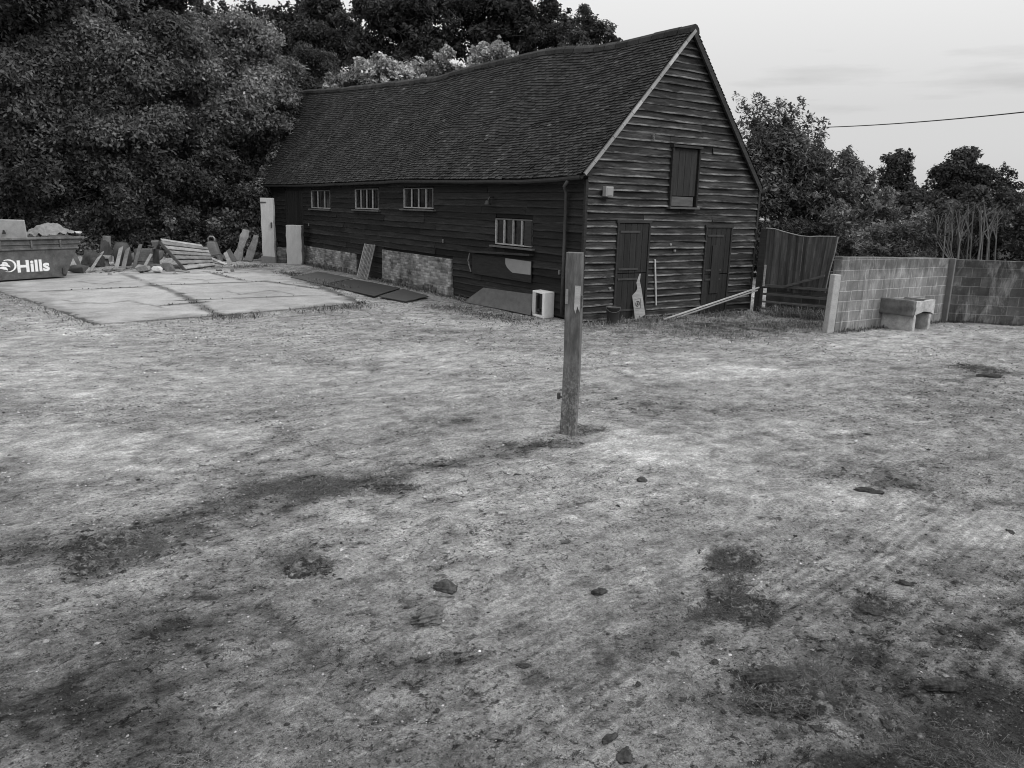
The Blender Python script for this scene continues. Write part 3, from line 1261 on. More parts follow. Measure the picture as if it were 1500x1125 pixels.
# pale knots / fixings
for px, py in ((454, 329), (651, 353), (822, 399)):
    mb = MB()
    a, z1 = onU(px, py)
    mb.box((-.05, a, z1), (.04, .05, .10), None, .8)
    mb.build('wall_bracket', 'worn_timber', barn, bevel=.008)
for px, py in ((980, 358), (986, 367), (891, 422)):
    mb = MB()
    a, z1 = onV(px, py)
    mb.box((a, -.05, z1), (.06, .05, .05), None, 1.2)
    mb.build('wall_bracket', 'worn_timber', barn, bevel=.008)
# gutter and down pipe
mb = MB()
prev = None
for i in range(33):
    vn = i / 32
    p = roof_pt(vn, 0, 0, 0)
    c = Vector((p.x - .015, p.y, p.z - .055 + .006 * math.sin(i * 1.7)))
    prof = [(-.06, .035), (-.055, -.01), (-.03, -.04), (0, -.05), (.03, -.04), (.055, -.01), (.06, .035)]
    ring = [c + Vector((du, 0, dz)) for du, dz in prof]
    inner = [c + Vector((du * .85, 0, dz * .8 + .008)) for du, dz in prof][::-1]
    ring = ring + inner
    if prev:
        n = len(ring)
        mb.add(prev + ring, [(k, (k + 1) % n, n + (k + 1) % n, n + k) for k in range(n)], .8)
    prev = ring
gut = mb.build('gutter', 'dark_metal', barn)
a, _z = onU(834, 300)
p = roof_pt((a + .14) / 24.14, 0, 0, 0)
mb = MB()
mb.tube([(p.x - .015, a - .25, p.z - .08), (p.x - .015, a - .12, p.z - .20), (-.10, a, p.z - .34), (-.10, a, 1.6), (-.10, a, .12)], .038, 10, 1.5)
mb.build('down_pipe', 'dark_metal', barn, smooth=True)
# soffit board in the shadow under the tiles
mb = MB()
for i in range(16):
    p, q = roof_pt(i / 16, .0, 0), roof_pt((i + 1) / 16, 0, 0)
    mb.hexa([(-.20, p.y, p.z - .03), (0.02, p.y, p.z - .03), (0.02, q.y, q.z - .03), (-.20, q.y, q.z - .03)],
            [(-.20, p.y, p.z + .005), (0.02, p.y, p.z + .06), (0.02, q.y, q.z + .06), (-.20, q.y, q.z + .005)], .5)
mb.build('soffit', 'dark_timber', barn)

# ------------------------------------------------------------------ the gate post in the foreground
pb = gp(832, 639)
post = thing('gate_post', (pb.x, pb.y, 0), 'tall weathered square timber post standing alone in the middle of the yard', 'post')
Rm = rotz(R(-14))
mb = MB()
hgt = CAMH + ray(839, 369.5).z / ray(839, 369.5).y * pb.y
w, d = .178, .125
pts = [(-w / 2, -d / 2), (w / 2, -d / 2), (w / 2, d / 2), (-w / 2, d / 2)]
lev = []
for i in range(13):
    z = -.12 + (hgt + .12) * i / 12
    lev.append([Vector((pb.x, pb.y, z)) + Rm @ Vector((x * (1 + .02 * math.sin(i * 1.9)) + .012 * math.sin(z * 2), y * (1 + .02 * math.cos(i * 2.3)), 0)) for x, y in pts])
V = [p for L in lev for p in L]
F = [(4 * i + j, 4 * i + (j + 1) % 4, 4 * i + 4 + (j + 1) % 4, 4 * i + 4 + j) for i in range(12) for j in range(4)]
F += [(3, 2, 1, 0), (48, 49, 50, 51)]
mb.add(V, F)
o = mb.build('shaft', 'post_timber', post, bevel=.008)


def post_pt(dx, dy, z):
    return Vector((pb.x, pb.y, z)) + Rm @ Vector((dx, dy, 0))


mb = MB()   # pale bare strip where a fitting was taken off
mb.slab([post_pt(.018, -d / 2 - .006, 1.70), post_pt(.018, -d / 2 - .006, 1.45), post_pt(.035, -d / 2 - .006, 1.40), post_pt(.052, -d / 2 - .006, 1.48),
         post_pt(.078, -d / 2 - .006, 1.42), post_pt(.080, -d / 2 - .006, 1.70)][::-1], Rm @ Vector((0, .012, 0)), 1.9)
mb.build('bare_strip', 'worn_timber', post)
mb = MB()
mb.box(post_pt(-.068, -d / 2 - .001, 1.58), (.028, .008, .16), Rm, 1.2)
mb.build('notch_scar', 'worn_timber', post)
mb = MB()
mb.box(post_pt(w / 2 + .006, -.02, 1.53), (.012, .05, .13), Rm, 2.5)
mb.build('hinge_plate', 'dark_metal', post, bevel=.002)
mb = MB()
mb.tube([post_pt(-w / 2 - .035, -.03, .455), post_pt(-w / 2 + .01, -.03, .455)], .010, 8, 1)
mb.tube([post_pt(-w / 2 - .030, -.03, .43), post_pt(-w / 2 - .030, -.03, .50)], .020, 8, 1.6)
mb.build('hinge_pin', 'dark_metal', post, bevel=.002)
mb = MB()
mb.tube([post_pt(-.07, -d / 2 - .003, 1.64), post_pt(-.07, -d / 2 + .01, 1.64)], .014, 10, .3)
mb.build('bolt_hole', 'interior', post)


# ------------------------------------------------------------------ generic stone / clod mesh
def blob_mesh(name, mat, size, seed, rough=.25, sub=3):
    bm = bmesh.new()
    bmesh.ops.create_icosphere(bm, subdivisions=sub, radius=1)
    rnd = random.Random(seed)
    ph = [rnd.uniform(0, 9) for _ in range(9)]
    for v in bm.verts:
        p = v.co
        r = 1 + rough * (math.sin(p.x * 3.1 + ph[0]) * math.cos(p.y * 2.7 + ph[1]) + .6 * math.sin(p.z * 5.3 + ph[2]) * math.sin(p.x * 4.7 + ph[3])
                         + .45 * math.sin(p.y * 9 + ph[4]) * math.cos(p.x * 8 + ph[5]) + .3 * math.sin(p.z * 14 + p.y * 11 + ph[6]))
        v.co = Vector((p.x * size[0], p.y * size[1], p.z * size[2])) * r
        if v.co.z < 0:
            v.co.z *= .4
    me = bpy.data.meshes.new(name)
    bm.to_mesh(me)
    bm.free()
    a = me.attributes.new('tone', 'FLOAT', 'FACE')
    a.data.foreach_set('value', [rnd.uniform(.8, 1.2) for _ in range(len(me.polygons))])
    me.materials.append(MATS[mat])
    me.shade_smooth()
    return me


def put(name, me, loc, rz=0, sc=1.0, label=None, cat=None, group=None):
    o = bpy.data.objects.new(name, me)
    COL.objects.link(o)
    o.location = loc
    o.rotation_euler = (0, 0, rz)
    o.scale = (sc, sc, sc) if isinstance(sc, (int, float)) else sc
    if label:
        tag(o, label, cat, group)
    return o


def crag(name, loc, pts_n, size, mat, seed, tone=1.0):
    """a split stone: hull of random points"""
    rnd = random.Random(seed)
    bm = bmesh.new()
    for _ in range(pts_n):
        bm.verts.new((rnd.uniform(-.5, .5) * size[0], rnd.uniform(-.5, .5) * size[1], rnd.uniform(0, 1) * size[2]))
    bmesh.ops.convex_hull(bm, input=bm.verts)
    loose = [v for v in bm.verts if not v.link_faces]
    bmesh.ops.delete(bm, geom=loose, context='VERTS')
    bmesh.ops.bevel(bm, geom=list(bm.edges), offset=min(size) * .05, segments=2, affect='EDGES', clamp_overlap=True)
    me = bpy.data.meshes.new(name)
    bm.to_mesh(me)
    bm.free()
    a = me.attributes.new('tone', 'FLOAT', 'FACE')
    a.data.foreach_set('value', [tone] * len(me.polygons))
    me.materials.append(MATS[mat])
    o = bpy.data.objects.new(name, me)
    COL.objects.link(o)
    o.location = loc
    return o


# ------------------------------------------------------------------ things by the barn
# mats lying on the ground beside the long wall
MATS_PX = [([(426, 406), (466, 398), (518, 408), (472, 416)], 'dark rubber mat lying by the brick plinth, nearest the two pale pillars', 1.5),
           ([(474, 417), (518, 409), (586, 422), (548, 434)], 'blackest rubber mat on the ground, at the foot of the slatted grid', .8),
           ([(554, 434), (590, 423), (628, 434), (594, 442)], 'smallest rubber mat, lying at the end of the row near the brick footing', 1.1)]
for i, (px, lab, tn) in enumerate(MATS_PX):
    P = [gp(x, y, .03 + .006 * i) for x, y in px]
    c = sum(P, Vector()) / 4
    dense = []
    for a in range(4):
        for f in range(5):
            q = P[a].lerp(P[(a + 1) % 4], f / 5)
            dense.append(q + Vector((random.uniform(-.02, .02), random.uniform(-.02, .02), random.uniform(0, .012))))
    mb = MB()
    mb.slab(dense, (0, 0, -.022), tn)
    # turn so that the faces point outwards
    o = mb.build('rubber_mat', 'rubber_mat', loc=c)
    bm = bmesh.new()
    bm.from_mesh(o.data)
    bmesh.ops.recalc_face_normals(bm, faces=bm.faces)
    bm.to_mesh(o.data)
    bm.free()
    tag(o, lab, 'mat', 'rubber mats along the barn')


def recalc(o):
    bm = bmesh.new()
    bm.from_mesh(o.data)
    bmesh.ops.recalc_face_normals(bm, faces=bm.faces)
    bm.to_mesh(o.data)
    bm.free()
    return o


# sheet leaning low against the wall below the near window
A, B = gp(680, 442, .015), gp(777, 462, .015)
va_, za_ = onU(708, 421, -.07)
vb_, zb_ = onU(782, 431, -.07)
T0_, T1_ = bw(-.07, va_, za_), bw(-.07, vb_, zb_)
mb = MB()
q = []
for a, b in ((A, B), (B, T1_), (T1_, T0_), (T0_, A)):
    for f in range(4):
        q.append(a.lerp(b, f / 4) + Vector((0, 0, random.uniform(-.012, .012))))
nrm = (B - A).cross(T0_ - A).normalized() * -.016
mb.slab(q, nrm, 1.0)
o = recalc(mb.build('plywood_sheet', 'ply_sheet', loc=(A + B) / 2))
tag(o, 'grey plywood sheet leaning low against the barn beside the white cabinet', 'plywood sheet')

# slatted grid leaning on the plinth
A, B = gp(519, 407, .01), gp(543, 410.5, .01)
bm_ = (A + B) / 2
wd = abs((A - B).dot(BL)) * .80 + .10
vt_, zt_ = onU(543, 358, -.08)
tm_ = bw(-.09, vt_, zt_)
sg = thing('slatted_grid', tuple(bm_), 'pale slatted grid of narrow bars leaning on the brick plinth of the barn', 'slatted grid')
gnv = (tm_ - bm_).cross(BL).normalized()
if gnv.y > 0:
    gnv = -gnv


def sgp(a, f):
    return bm_.lerp(tm_, f) + BL * (wd * a)


def bar(m, a0, a1, f0, f1, th, tone, lift=0.0):
    m.slab([sgp(a0, f0) + gnv * lift, sgp(a1, f0) + gnv * lift, sgp(a1, f1) + gnv * lift, sgp(a0, f1) + gnv * lift], gnv * th, tone)


mb = MB()
bar(mb, -.5, -.46, 0, 1, .04, 1.3)
bar(mb, .46, .5, 0, 1, .04, 1.3)
bar(mb, -.455, .455, .96, .995, .035, .8)
bar(mb, -.455, .455, .03, .07, .035, .8)
recalc(mb.build('grid_frame', 'worn_timber', sg, bevel=.003))
mb = MB()
for k in range(7):
    x = -.40 + .80 * k / 6
    bar(mb, x - .028, x + .028, .0, .985, .02, random.uniform(.9, 1.5), .036)
recalc(mb.build('slats', 'worn_timber', sg))

# the two pale pillars at the far end of the barn


def pillar(name, bl, br, ytop, dep, label, mat, tone, rz):
    A, B = gp(*bl), gp(*br)
    c = (A + B) / 2
    d = ray((bl[0] + br[0]) / 2, ytop)
    zt = CAMH + d.z / d.y * c.y
    w = (B - A).length * .97
    o_ = thing(name, (c.x, c.y, 0), label, 'pillar')
    m = MB()
    rm = rotz(rz)
    n = 8
    lv = []
    for i in range(n + 1):
        z = -.05 + (zt + .05) * i / n
        j = .012 * math.sin(i * 2.1 + bl[0])
        lv.append([Vector((c.x + j, c.y + dep / 2, z)) + rm @ Vector((sx * w / 2, sy * dep / 2, 0)) for sx, sy in ((-1, -1), (1, -1), (1, 1), (-1, 1))])
    V = [p for L in lv for p in L]
    F = [(4 * i + j, 4 * i + (j + 1) % 4, 4 * i + 4 + (j + 1) % 4, 4 * i + 4 + j) for i in range(n) for j in range(4)]
    F += [(3, 2, 1, 0), (4 * n, 4 * n + 1, 4 * n + 2, 4 * n + 3)]
    m.add(V, F, tone)
    m.build('shaft', mat, o_, bevel=.015)
    return o_, c, w, zt


p1, c1, w1, z1t = pillar('timber_pillar', (384, 386), (403, 386), 290, .35, 'tall pale pillar with a dark rotted foot at the ivied barn corner', 'pillar_render', .86, .1)
mb = MB()
mb.box((c1.x, c1.y + .17, .12), (w1 + .06, .40, .36), rotz(.1), .35, jit=.03)
mb.build('rotted_foot', 'pillar_render', p1, bevel=.02)
mb = MB()
mb.box((c1.x - w1 / 2 + .1, c1.y - .03, 2.45), (.3, .03, .035), rotz(.1))
mb.build('iron_strap', 'dark_metal', p1, bevel=.003)
mb = MB()
mb.box((c1.x + w1 / 2 - .06, c1.y - .03, 1.55), (.05, .05, .22), rotz(.1))
mb.build('iron_strap', 'dark_metal', p1, bevel=.003)
p2, c2, w2, z2t = pillar('concrete_pillar', (419.5, 388), (443, 388), 330, .45, 'short smooth pale concrete pillar standing against the far end of the barn', 'pillar_render', .95, .05)

# white cabinet
f0, f1, f2 = gp(779, 462), gp(796, 467), gp(811, 465)
cc_ = thing('white_cabinet', tuple((f0 + f2) / 2), 'small open white metal cabinet standing on the ground in front of the leaning plywood sheet', 'cabinet')
hC = .60
ed = f0 + (f2 - f1)
dx, dy = (f0 - f1), (f2 - f1)
Pz = lambda p, z: Vector((p.x, p.y, z))
t_ = .05
up = Vector((0, 0, 1))


def lerp2(a, b, z):
    p = f1 + dx * a + dy * b
    return Vector((p.x, p.y, z))


mb = MB()


def cbox(a0, a1, b0, b1, z0, z1, tone):
    mb.hexa([lerp2(a0, b0, z0), lerp2(a0, b1, z0), lerp2(a1, b1, z0), lerp2(a1, b0, z0)][::1], [lerp2(a0, b0, z1), lerp2(a0, b1, z1), lerp2(a1, b1, z1), lerp2(a1, b0, z1)], tone)


cbox(0, 1, 0, 1, 0.0, .05, .9)
cbox(0, 1, 0, 1, hC - .04, hC, 1)
cbox(0, .16, 0, 1, .05, hC - .04, .95)
cbox(.72, 1, 0, 1, .05, hC - .04, .62)
cbox(.16, .72, .88, 1, .05, hC - .04, .8)
o = recalc(mb.build('cabinet_shell', 'white_enamel', cc_, bevel=.008))
mb = MB()
cbox(.17, .71, .25, .35, .06, hC - .05, .5)
recalc(mb.build('inner_panel', 'grey_plastic', cc_))
mb = MB()
cbox(.60, .68, .02, .22, .12, .5, 1)
cbox(.40, .62, .05, .22, .14, .19, 1)
recalc(mb.build('wiring', 'dark_metal', cc_))

# bucket by the door
b0 = gp(897, 474)
bk = thing('bucket', (b0.x, b0.y, 0), 'plain dark plastic bucket standing by the stable door', 'bucket')
mb = MB()
mb.lathe([(.0, .0), (.118, .0), (.122, .01), (.158, .36), (.168, .362), (.168, .385), (.150, .385), (.145, .36), (.112, .03), (0, .028)], (b0.x, b0.y, 0), 28)
mb.build('tub', 'bucket_plastic', bk, smooth=True)
mb = MB()
mb.tube([Vector((b0.x + .165 * math.cos(a), b0.y + .165 * math.sin(a) - .05 * math.sin(a * .5), .375 - .10 * abs(math.sin(a)))) for a in np.linspace(PI, 2 * PI, 14)], .005, 6, 2)
mb.build('handle', 'dark_metal', bk)

# pale board with a narrow neck leaning by the door
c0 = gp(937, 470)


def lean_pt(px, py):
    """a point of the leaning board: its plane tips back towards the gable"""
    n = Vector((-.25, -.93, .27)).normalized()
    d = ray(px, py)
    o_ = Vector((0, 0, CAMH))
    t__ = (c0 - o_).dot(n) / d.dot(n)
    return o_ + d * t__


wb = thing('placard', tuple(c0), 'pale weathered board with a narrow split neck and a round mark, leaning by the door', 'board')
mb = MB()
poly = [lean_pt(*p) for p in [(931, 402), (934, 400.5), (938.5, 401.5), (937, 412), (939.5, 424), (942, 441), (945, 461), (930.5, 470.5), (928.5, 452), (926, 433), (931.5, 427), (933.5, 423), (932, 412)]]
mb.slab(poly, (.006, .022, .004), 1.75)
recalc(mb.build('panel', 'worn_timber', wb))
mb = MB()
cm = lean_pt(934, 445)
ax = (lean_pt(940, 444) - cm).normalized()
ay = (lean_pt(934, 435) - cm).normalized()
fr_ = Vector((-.25, -.93, .27)).normalized() * .004


def mark(poly2):
    mb.slab([cm + ax * x + ay * y + fr_ for x, y in poly2], fr_ * -.6, 1)


for i in range(14):
    a0, a1 = 2 * PI * i / 14, 2 * PI * (i + 1) / 14
    if i in (5, 11):
        continue
    mark([(.05 * math.cos(a0), .07 * math.sin(a0)), (.05 * math.cos(a1), .07 * math.sin(a1)), (.034 * math.cos(a1), .05 * math.sin(a1)), (.034 * math.cos(a0), .05 * math.sin(a0))])
mark([(-.012, -.03), (.018, -.03), (.012, .035), (-.006, .03)])
for s_ in (-1, 1):
    mark([(s_ * .066, -.11), (s_ * .070 + .004, -.11), (s_ * .070 + .004, .11), (s_ * .066, .11)])
    mark([(-.066, s_ * .11), (.07, s_ * .11), (.07, s_ * .115), (-.066, s_ * .115)])
recalc(mb.build('round_mark', 'dark_timber', wb))

# slim white stick fixed upright against the gable
u_, zt_ = onV(959.5, 380, -.07)
u2_, zb_ = onV(961, 447, -.07)
mb = MB()
P0_, P1_ = bw(u_, -.07, zt_), bw(u2_, -.07, zb_)
mb.tube([P0_, (P0_ + P1_) / 2, P1_], .020, 8, 1)
o = mb.build('white_stick', 'pale_timber', loc=P1_)
tag(o, 'slim straight white stick upright against the gable between the two doors', 'stick')

# long pale rail lying from the ground to the gate
A = gp(972, 468, .02)
u_, z_ = onV(1112, 421, -.35)
B = bw(u_, -.35, z_)
rl = thing('timber_rail', tuple(A), 'long thin white timber rail slanting from the ground up to the gate beside the gable', 'rail')
Rr = frame(B - A, (0, 0, 1))
mb = MB()
mb.box((A + B) / 2, ((B - A).length, .030, .036), Rr, .85)
mb.build('upper_strip', 'pale_timber', rl, bevel=.005)
mb = MB()
mb.box((A + B) / 2 + Rr @ Vector((-.05, -.03, -.05)), ((B - A).length * .97, .026, .032), Rr, .55)
mb.build('lower_strip', 'pale_timber', rl, bevel=.005)

# ------------------------------------------------------------------ gate, netting screen, low wall behind them
g0 = gp(1112, 456)
g1 = gp(1213, 464)
g1 = Vector((g1.x, 19.4, 0))
gdir = (g1 - g0)
gdir.z = 0
GL = gdir.length
gd_ = gdir.normalized()
gn = Vector((gd_.y, -gd_.x, 0))      # towards the yard
Rgm = frame(gd_, (0, 0, 1))


def gq(t, z, off=0.0):
    return g0 + gd_ * (t * GL) + gn * off + Vector((0, 0, z))


scr = thing('netting_screen', tuple(g0), 'tall ragged dark netting screen with a dipping top edge, hung beside the gable', 'screen')
top = [(0, 2.14), (.12, 2.13), (.25, 2.07), (.38, 2.02), (.5, 1.98), (.62, 1.97), (.75, 1.99), (.88, 1.995), (.97, 2.0)]
nx_ = 44
V, F, TT = [], [], []
for i in range(nx_ + 1):
    t1 = i / nx_ * .96
    zt = np.interp(t1, [a for a, b in top], [b for a, b in top])
    for j in range(9):
        f = j / 8
        zb = .60 + .04 * math.sin(t1 * 9)
        skew = -.085 * (1 - f) * max(0, (t1 - .5) / .46)
        z = zb + (zt - zb) * f
        V.append(tuple(gq(t1 + skew, z, .06 + .02 * math.sin(i * 1.25) + .012 * math.sin(i * .4 + f * 5))))
for i in range(nx_):
    tn = random.uniform(.6, 1.5)
    for j in range(8):
        F.append((i * 9 + j, (i + 1) * 9 + j, (i + 1) * 9 + j + 1, i * 9 + j + 1))
        TT.append(tn * random.uniform(.85, 1.15))
V = np.array(V)
n = len(V)
off = np.array(gn) * -.006
F = np.array(F)
np_mesh('netting', np.concatenate([V, V + off]), np.concatenate([F, F[:, ::-1] + n]), 'net', np.array(TT + TT), parent=scr)
mb = MB()
mb.tube([gq(a * .96, b + .008, .07 + .01 * math.sin(i * 3)) for i, (a, b) in enumerate(top)], .013, 6, 1.3)
mb.tube([gq(.96, 2.0, .07), gq(.94, 1.6, .07), gq(.90, 1.15, .07), gq(.875, .62, .07)], .014, 6, 1.1)
mb.tube([gq(.52, 1.98, .085), gq(.52, 1.0, .085)], .008, 6, .7)
mb.build('edge_cord', 'worn_timber', scr)
mb = MB()
mb.box(gq(-.035, 1.06, .03), (.15, .09, 2.16), Rgm, 1.2)
mb.build('screen_post', 'dark_timber', scr, bevel=.006)

gt = thing('field_gate', tuple(gq(0, 0, .12)), 'low dark timber bar gate with a diagonal brace, below the netting screen', 'gate')
mb = MB()
for z, h in ((.10, .06), (.28, .05), (.48, .06), (.70, .07)):
    mb.box(gq(.49, z, .14), (GL * .94, .035, h), Rgm, random.uniform(2.6, 4.2))
mb.build('bars', 'dark_timber', gt, bevel=.005)
for t_ in (.03, .96):
    mb = MB()
    mb.box(gq(t_, .40, .14), (.07, .05, .84), Rgm, 1.5)
    mb.build('stile', 'dark_timber', gt, bevel=.005)
mb = MB()
a_, b_ = gq(.36, .72, .18), gq(.86, 1.05, .18)
mb.box((a_ + b_) / 2, ((b_ - a_).length, .03, .06), frame(b_ - a_, (0, 0, 1)), 3.2)
mb.build('brace', 'dark_timber', gt, bevel=.005)
mb = MB()
mb.box(gq(0.055, .95, .17), (.05, .05, .55), Rgm, 1.6)
mb.build('pale_stake', 'worn_timber', gt, bevel=.008)

lw0, lw1 = gq(-.05, 0, -.9), gq(1.35, 0, -.9)
mb = MB()
L_ = (lw1 - lw0).length
mb.box(Vector((0, 0, .52)), (L_, .2, 1.16), None, 1)
o = mb.build('low_block_wall', 'dark_block')
o.location = (lw0 + lw1) / 2
o.rotation_euler = (0, 0, math.atan2(gd_.y, gd_.x))
tag(o, 'low dark damp block wall behind the bar gate', 'wall')

# ------------------------------------------------------------------ block walls at the right
w0, w1_, = gp(1222, 487), gp(1379, 471)
w2_ = gp(1500, 477)


def wall_h(p, px, py):
    d = ray(px, py)
    return CAMH + d.z / d.y * p.y


def block_wall(name, a, b, ha, hb, mat, label, th=.21, ext=0.0):
    d = (b - a)
    d.z = 0
    L = d.length + ext
    m = MB()
    n = max(2, int(L / .45))
    rows = 5
    V, F = [], []
    for i in range(n + 1):
        f = i / n
        h = ha + (hb - ha) * f + random.uniform(-.004, .004)
        V += [(f * L, 0, -.1), (f * L, th, -.1), (f * L, th, h), (f * L, 0, h)]
    for i in range(n):
        q = 4 * i
        F += [(q, q + 4, q + 7, q + 3), (q + 3, q + 7, q + 6, q + 2), (q + 2, q + 6, q + 5, q + 1)]
    F += [(0, 3, 2, 1), (4 * n, 4 * n + 1, 4 * n + 2, 4 * n + 3)]
    m.add(V, F, 1)
    o_ = m.build(name, mat, bevel=.012)
    o_.location = (a.x, a.y, 0)
    o_.rotation_euler = (0, 0, math.atan2(d.y, d.x))
    return tag(o_, label, 'wall')


h0, h1, h2 = wall_h(w0, 1222, 376), wall_h(w1_, 1379, 378), wall_h(w2_, 1500, 384)
bw_near = block_wall('block_wall', w0, w1_, h0, h1, 'pale_block', 'pale concrete block wall with the stone trough against it')
bw_far = block_wall('block_wall', w1_ + Vector((.08, -.02, 0)), w2_, h1 - .02, h2, 'stained_block', 'dark stained block wall running out of the frame at the right', ext=9)
mb = MB()
wd_ = (w1_ - w0).normalized()
mb.box(Vector((0, 0, h1 / 2)), (.07, .20, h1 + .012), None, .42)
o = mb.build('wall_pier', 'concrete_cast', bevel=.015)
o.location = (w1_.x + .02, w1_.y - .02, 0)
o.rotation_euler = (0, 0, math.atan2(wd_.y, wd_.x))
tag(o, 'thin grey upright strip where the pale block wall meets the dark one', 'pier')
# concrete post in front of the free end
e0 = gp(1214, 488)
hE = wall_h(e0, 1222, 402)
mb = MB()
mb.box(Vector((0, 0, hE / 2 - .04)), (.185, .16, hE + .08), None, 1.0, taper=.96)
o = mb.build('concrete_post', 'concrete_cast', bevel=.018)
o.location = (e0.x, e0.y + .05, 0)
o.rotation_euler = (0, R(1.5), R(18))
tag(o, 'upright pale concrete post at the free end of the pale block wall', 'post')

# stone trough
tc0 = gp(1338, 487)
tr = thing('stone_trough', (tc0.x, tc0.y, 0), 'heavy old stone trough raised on two slab legs in front of the pale wall', 'trough')
ta = R(38)
Rt = rotz(ta)
to = Vector((tc0.x - .03, tc0.y + .01, 0))


def tpt(x, y, z):
    """x along the basin (away to the right), y across it, from its near corner"""
    return to + Rt @ Vector((x, y, z))


TLn, TWd, tz0, tz1, wl = .93, .80, .35, .695, .085
rnd_ = random.Random(3)


def side_poly(y0, y1, tone, seed):
    n = 12
    lo_, hi_ = [], []
    for i in range(n + 1):
        f = i / n
        lo_.append((f * TLn, tz0 + .085 * math.sin(PI * f) ** .7 + rnd_.uniform(-.006, .006)))
        hi_.append((f * TLn, tz1 - .022 * math.sin(PI * f) + rnd_.uniform(-.007, .007)))
    m = MB()
    for i in range(n):
        q = [tpt(lo_[i][0], y0, lo_[i][1]), tpt(lo_[i + 1][0], y0, lo_[i + 1][1]), tpt(hi_[i + 1][0], y0, hi_[i + 1][1]), tpt(hi_[i][0], y0, hi_[i][1])]
        r_ = [tpt(lo_[i][0], y1, lo_[i][1]), tpt(lo_[i + 1][0], y1, lo_[i + 1][1]), tpt(hi_[i + 1][0], y1, hi_[i + 1][1]), tpt(hi_[i][0], y1, hi_[i][1])]
        V_ = q + r_
        F_ = [(0, 1, 2, 3), (7, 6, 5, 4), (0, 4, 5, 1), (3, 2, 6, 7)]
        if i == 0:
            F_.append((0, 3, 7, 4))
        if i == n - 1:
            F_.append((1, 5, 6, 2))
        m.add(V_, F_, tone)
    return m


mb = side_poly(0, wl, 2.0, 1)  # sunlit long side: its brightness is put into the tone
m2 = side_poly(TWd - wl, TWd, 1.2, 2)
mb.add(m2.v, m2.f, 1.2)
mb.box(tpt(wl / 2 + .004, TWd / 2, (tz0 + tz1) / 2), (wl, TWd - 2 * wl, tz1 - tz0 - .02), Rt, .8, jit=.008)
mb.box(tpt(TLn - wl / 2 - .004, TWd / 2, (tz0 + tz1) / 2), (wl, TWd - 2 * wl, tz1 - tz0 - .02), Rt, 1.2, jit=.008)
mb.box(tpt(TLn / 2, TWd / 2, tz0 + .13), (TLn - 2 * wl, TWd - 2 * wl, .08), Rt, .8)
o = recalc(mb.build('basin', 'grey_stone', tr))
bm = bmesh.new()
bm.from_mesh(o.data)
bmesh.ops.remove_doubles(bm, verts=bm.verts, dist=.0005)
bmesh.ops.recalc_face_normals(bm, faces=bm.faces)
bm.to_mesh(o.data)
bm.free()


def rough_slab(x0, x1, y0, y1, z0, z1, tone, seed, amp):
    """a worn block: a finely divided box whose faces are knocked about"""
    bm = bmesh.new()
    bmesh.ops.create_cube(bm, size=1)
    bmesh.ops.subdivide_edges(bm, edges=bm.edges, cuts=9, use_grid_fill=True)
    sx_, sy_, sz_ = x1 - x0, y1 - y0, z1 - z0
    m = MB()
    V_ = []
    for v in bm.verts:
        c = v.co
        k_ = [abs(q) > .499 for q in c]
        p = Vector((c.x * sx_, c.y * sy_, c.z * sz_))
        e = sum(k_)
        nz_ = math.sin(p.x * 21 + seed) * math.cos(p.y * 17 + seed * 2) + .6 * math.sin(p.z * 31 + p.x * 13 + seed) + .5 * math.sin(p.y * 43 + p.z * 29)
        shrink = 1 - (.035 if e >= 2 else 0) - (.03 if e == 3 else 0)
        p = p * shrink + Vector((c.x, c.y, c.z)).normalized() * nz_ * amp
        V_.append(tpt(x0 + sx_ / 2 + p.x, y0 + sy_ / 2 + p.y, z0 + sz_ / 2 + p.z))
    bm.verts.index_update()
    m.add(V_, [tuple(v.index for v in f.verts) for f in bm.faces], tone)
    bm.free()
    return m


rough_slab(-.10, .035, -.01, TWd + .03, tz0 + .01, tz1 + .012, .62, 2, .011).build('end_face', 'grey_stone', tr, smooth=True)  # end turned from the sun: its shade is put into the tone
rough_slab(.03, .15, .02, TWd - .03, -.04, tz0 + .02, 2.1, 5, .006).build('leg', 'grey_stone', tr, smooth=True)
rough_slab(TLn - .16, TLn - .05, .02, TWd - .03, -.04, tz0 + .02, 2.1, 8, .006).build('leg', 'grey_stone', tr, smooth=True)

# ------------------------------------------------------------------ skip
sd = Vector((.47, .883, 0)).normalized()
sn = Vector((.883, -.47, 0)).normalized()
s0 = gp(97, 407.5)
skip = thing('waste_skip', (s0.x, s0.y, 0), 'dark steel waste skip with sloping ends and white lettering on its side', 'skip')
Rk = frame(sd, (0, 0, 1))            # x along the skip (away), y to the left, z up
SH, SBL, SOV, SDP = 1.26, 2.3, .62, 1.7


def kp(x, y, z):
    """x along (0 = far bottom corner, negative towards the camera), y depth behind the visible side"""
    return Vector((s0.x, s0.y, 0)) + sd * x - sn * y + Vector((0, 0, z))


